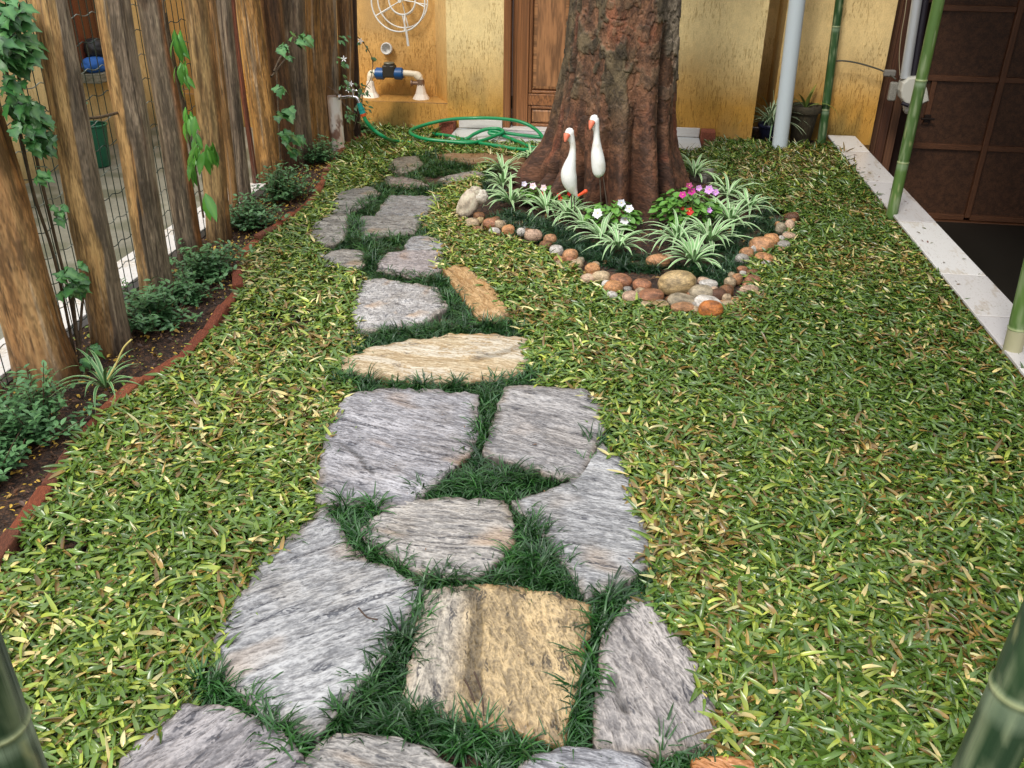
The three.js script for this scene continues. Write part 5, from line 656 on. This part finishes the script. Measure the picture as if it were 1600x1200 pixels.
{
  const r = rng(71), a = thing('mondo_grass', 'dark green mondo grass growing in the joints of the stone path', 'grass', null, null, 'stuff'); const pl = strips(MONDO, 1450, r);
  for (let i = 0; i < 9000; i++) { const x = lerp(-1.6, 0.4, r()), z = lerp(-7, -0.9, r()), sc = 0.5 + 0.45 * r(), g = 0.5 + 0.5 * r(); if (inPoly(HULL, x, z) && !onStone(x, z, 0.012) && fbm(x * 5, 3, z * 5, 3) > 0.4) pl[i % 4].push([x, -0.006, z, [(r() - 0.5) * 0.5, r() * 6.283, (r() - 0.5) * 0.5], [sc, sc, sc], mix3(rgb(24, 60, 30), rgb(52, 98, 44), r()).map((q) => q * g)]); }
  pl.forEach((l, i) => scatter('grass_tuft', a, tufts[i], mondoMat, l));
  a.children.forEach((c, i) => { if (i) c.name = 'grass_tuft_00' + i; });
  const b = thing('bed_grass', 'dark green mondo grass covering the rim of the tree bed', 'grass', null, null, 'stuff'); strips(BEDGRASS, 1300, r).forEach((l, i) => { l.forEach((q) => { q[5] = mix3(q[5], rgb(24, 50, 38), 0.55); q[4] = q[4].map((s) => s * 0.85); }); scatter('grass_tuft', b, tufts[i], mondoMat, l); }); b.children.forEach((c, i) => { if (i) c.name = 'grass_tuft_00' + i; });
}
// the lawn: broad short leaves, matted and lying every way
function lawnLeaf(bend, twist, fold) { const b = new Build(), seg = 5; for (let s = 0; s <= seg; s++) { const t = s / seg, w = 0.5 * Math.min(1, [0.62, 0.95, 1, 0.86, 0.56, 0.06][s]), a = bend * t, x = bend ? Math.sin(a) / bend : t, y = -(bend ? (1 - Math.cos(a)) / bend : 0), q = twist * t; for (const k of [-1, 0, 1]) b.v(x, y * 1 + Math.abs(k) * w * fold * 0.17 + Math.sin(q) * k * w * 0.17, Math.cos(q) * k * w, mix3([1.4, 1.25, 1.0], [0.88, 0.93, 0.88], Math.min(1, t * 1.7)).map((c) => c * (k ? 1 : 0.92)), k, t); } for (let s = 0; s < seg; s++) for (let k = 0; k < 2; k++) { const i = s * 3 + k; b.q(i, i + 1, i + 4, i + 3); } return b.geo(); }
{
  const lawn = thing('lawn_grass', 'matted broad leaved lawn grass with green, yellow and straw coloured leaves', 'grass', null, null, 'stuff'), r = rng(81), shapes = [lawnLeaf(0.5, 0.3, 0.6), lawnLeaf(1.1, -0.5, 0.8), lawnLeaf(0.15, 0.9, 0.4), lawnLeaf(1.7, 0.4, 0.7)], lists = shapes.map(() => []), lm = leafMat({ roughness: 0.27 });
  const cell = new Map(); for (const [x, z] of mondoPts) { const k = Math.floor(x / 0.05) + ',' + Math.floor(z / 0.05); cell.set(k, (cell.get(k) ?? 0) + 1); }
  const total = 135000, X0 = -2.1, Z0 = -7.15, Z1 = -0.5;
  for (let i = 0; i < total; i++) {
    const x = lerp(X0, KX0 + 0.03, r()), z = lerp(Z0, Z1, r()), u1 = r(), u2 = r(), u3 = r();
    if (x < edgeAt(z) + 0.026 * (1 + 0.7 * (n3(x * 20, 1, z * 20) - 0.8)) || onStone(x, z, 0.012) || x > KX0 - 0.006 && u1 < 0.75) continue;
    if (inPoly(BED, x, z) || inPoly(HULL, x, z) && polyDist(HULL, x, z) > 0.02 + 0.02 * u2) continue; if (x > DL - 0.5 && x < DR + 0.45 && z < ZF + 0.42 + 0.04 * (u2 - 0.5)) continue;
    const mc = cell.get(Math.floor(x / 0.05) + ',' + Math.floor(z / 0.05)) ?? 0; if (mc > 1 || onStone(x, z, -0.02) && u3 < 0.4) continue;
    const thin = fbm(x * 2.1, 7, z * 2.1, 4); if (thin > 0.65 && u3 < smooth(0.65, 0.78, thin) * 0.8) continue;
    const right = smooth(-0.4, 1.2, x), patch = fbm(x * 1.6 + 3, 2, z * 1.6, 3), far = smooth(-5.2, -7, z), yl = clamp(0.34 - 0.22 * right + 1.0 * (patch - 0.5) + 0.2 * far), dry = smooth(0.5, 0.66, fbm(x * 3.4 + 8, 5, z * 3.4, 4));
    const n = 1 + Math.floor(r() * r() * 7 + r() * 1.6), a0 = r() * 6.283, up0 = 0.03 * r(), tone = 0.64 + 0.36 * r();     // one shoot: a few leaves from one point
    for (let k = 0; k < n; k++) {
      const q = r(); let c;
      if (q < 0.03 + 0.1 * yl + 0.06 * dry) c = mix3(rgb(222, 214, 160), rgb(204, 184, 124), r());      // straw
      else if (q < 0.08 + 0.48 * yl) c = mix3(rgb(170, 184, 84), rgb(140, 160, 66), r());          // yellow green
      else if (q < 0.14 + 0.5 * yl + 0.22 * dry) c = mix3(rgb(166, 138, 76), rgb(106, 86, 48), r());          // withered
      else c = mix3(mix3(rgb(80, 112, 42), rgb(120, 150, 64), r()), rgb(56, 90, 42), 0.3 * r() + 0.35 * right * r());
      const vr = tone * (0.78 + 0.32 * r()) * (1 - 0.16 * right); c = c.map((m) => m * vr);  // leaf colour dimmed toward the right, standing in for the roof shade
      const L = (0.03 + 0.05 * r() * r() + 0.014 * r()) * (0.94 + 0.35 * far), W = 0.0068 + 0.0066 * r(), el = 0.02 + 0.34 * Math.abs(gauss(r)) + 0.5 * far * r(), az = a0 + k * 2.1 + (r() - 0.5) * 1.4;
      lists[Math.floor(r() * 4)].push([x + (r() - 0.5) * 0.012, 0.003 + lawnY(x, z) + up0 + 0.008 * r(), z + (r() - 0.5) * 0.012, [(r() - 0.5) * 0.9, az, el], [L, L, W], c]);
    }
  }
  lists.forEach((l, i) => { scatter('grass_leaves', lawn, shapes[i], lm, l); if (i) lawn.children[i].name = 'grass_leaves_00' + i; }); console.log('lawn leaves', lists.map((l) => l.length).join(' '));
}
{ // fallen leaves on the soil and a few on the tiles
  const lit = thing('leaf_litter', 'small yellow and brown fallen leaves on the soil beside the fence', 'fallen leaves', null, null, 'stuff'), b = new Build(), r = rng(91), l = []; b.leaf(V(0, 0, 0), 0, 0, 0, 1, OVAL, [1, 1, 1], [0.9, 0.9, 0.9], 0.3);
  for (let i = 0; i < 7000; i++) { const z = lerp(-7, -0.8, r()), e = edgeAt(z), x = lerp(-2.22, e - 0.02, r()), s = 0.008 + 0.026 * r() * r(), q = r(); l.push([x, lawnY(x, z) + 0.006 + 0.008 * r(), z, [(r() - 0.5) * 1.2, r() * 6.283, (r() - 0.5) * 1.2], [s, s, s], (q < 0.36 ? mix3(rgb(210, 172, 66), rgb(160, 124, 52), r()) : q < 0.46 ? rgb(110, 132, 50) : mix3(rgb(96, 62, 40), rgb(52, 36, 26), r()))]); }
  for (let i = 0; i < 700; i++) { const p = BED[Math.floor(r() * BED.length)], c = [0.25, -5.6], t = Math.sqrt(r()), x = lerp(c[0], p[0], t), z = lerp(c[1], p[1], t), s = 0.012 + 0.02 * r(); l.push([x, 0.012 + 0.008 * r(), z, [(r() - 0.5) * 1.2, r() * 6.283, (r() - 0.5) * 1.2], [s, s, s], mix3(rgb(140, 110, 60), rgb(70, 48, 34), r())]); }
  for (let i = 0; i < 46; i++) { const x = lerp(KX0 + 0.02, KX1 - 0.01, r()), z = lerp(-7.3, -2.5, r()), s = 0.014 + 0.022 * r(); l.push([x, KY + 0.005, z, [(r() - 0.5) * 0.5, r() * 6.283, (r() - 0.5) * 0.5], [s, s, s * 0.6], mix3(rgb(108, 62, 48), rgb(90, 100, 50), r())]); }
  STONES.forEach((s, k) => { const bb = stoneBox[k]; for (let i = 0; i < 26; i++) { const x = lerp(bb[0], bb[1], r()), z = lerp(bb[2], bb[3], r()); if (!inPoly(stonePolys[k], x, z) || polyDist(stonePolys[k], x, z) > 0.12 * r() + 0.02 && i % 5) continue; const sz = 0.003 + 0.02 * r() * r() * r(); l.push([x, STONE_Y + 0.014, z, [(r() - 0.5) * 0.6, r() * 6.283, (r() - 0.5) * 0.4], [sz, sz, sz * 0.7], r() < 0.3 ? rgb(110, 130, 60) : mix3(rgb(120, 84, 56), rgb(60, 42, 32), r())]); } });
  scatter('fallen_leaf', lit, b.geo(), leafMat({ roughness: 0.5 }), l);
}
{ // twigs lying on the stones
  const tw = std({ color: color(70, 54, 44) }); [[[741, 1050], [752, 1080], [756, 1118], 'curved dark twig on the tan slab'], [[560, 950], [575, 965], [590, 968], 'thin twig on the large diagonal slab'], [[742, 1098], [733, 1075], [726, 1062], 'short straight twig beside the curved one on the tan slab']].forEach((s) => tag(mesh('twig', tube(s.slice(0, 3).map(([u, v]) => G(u, v, STONE_Y + 0.014)), 0.0022, 20, 6), tw, scene), s[3], 'twig'));
}
renderer.render(scene, camera);
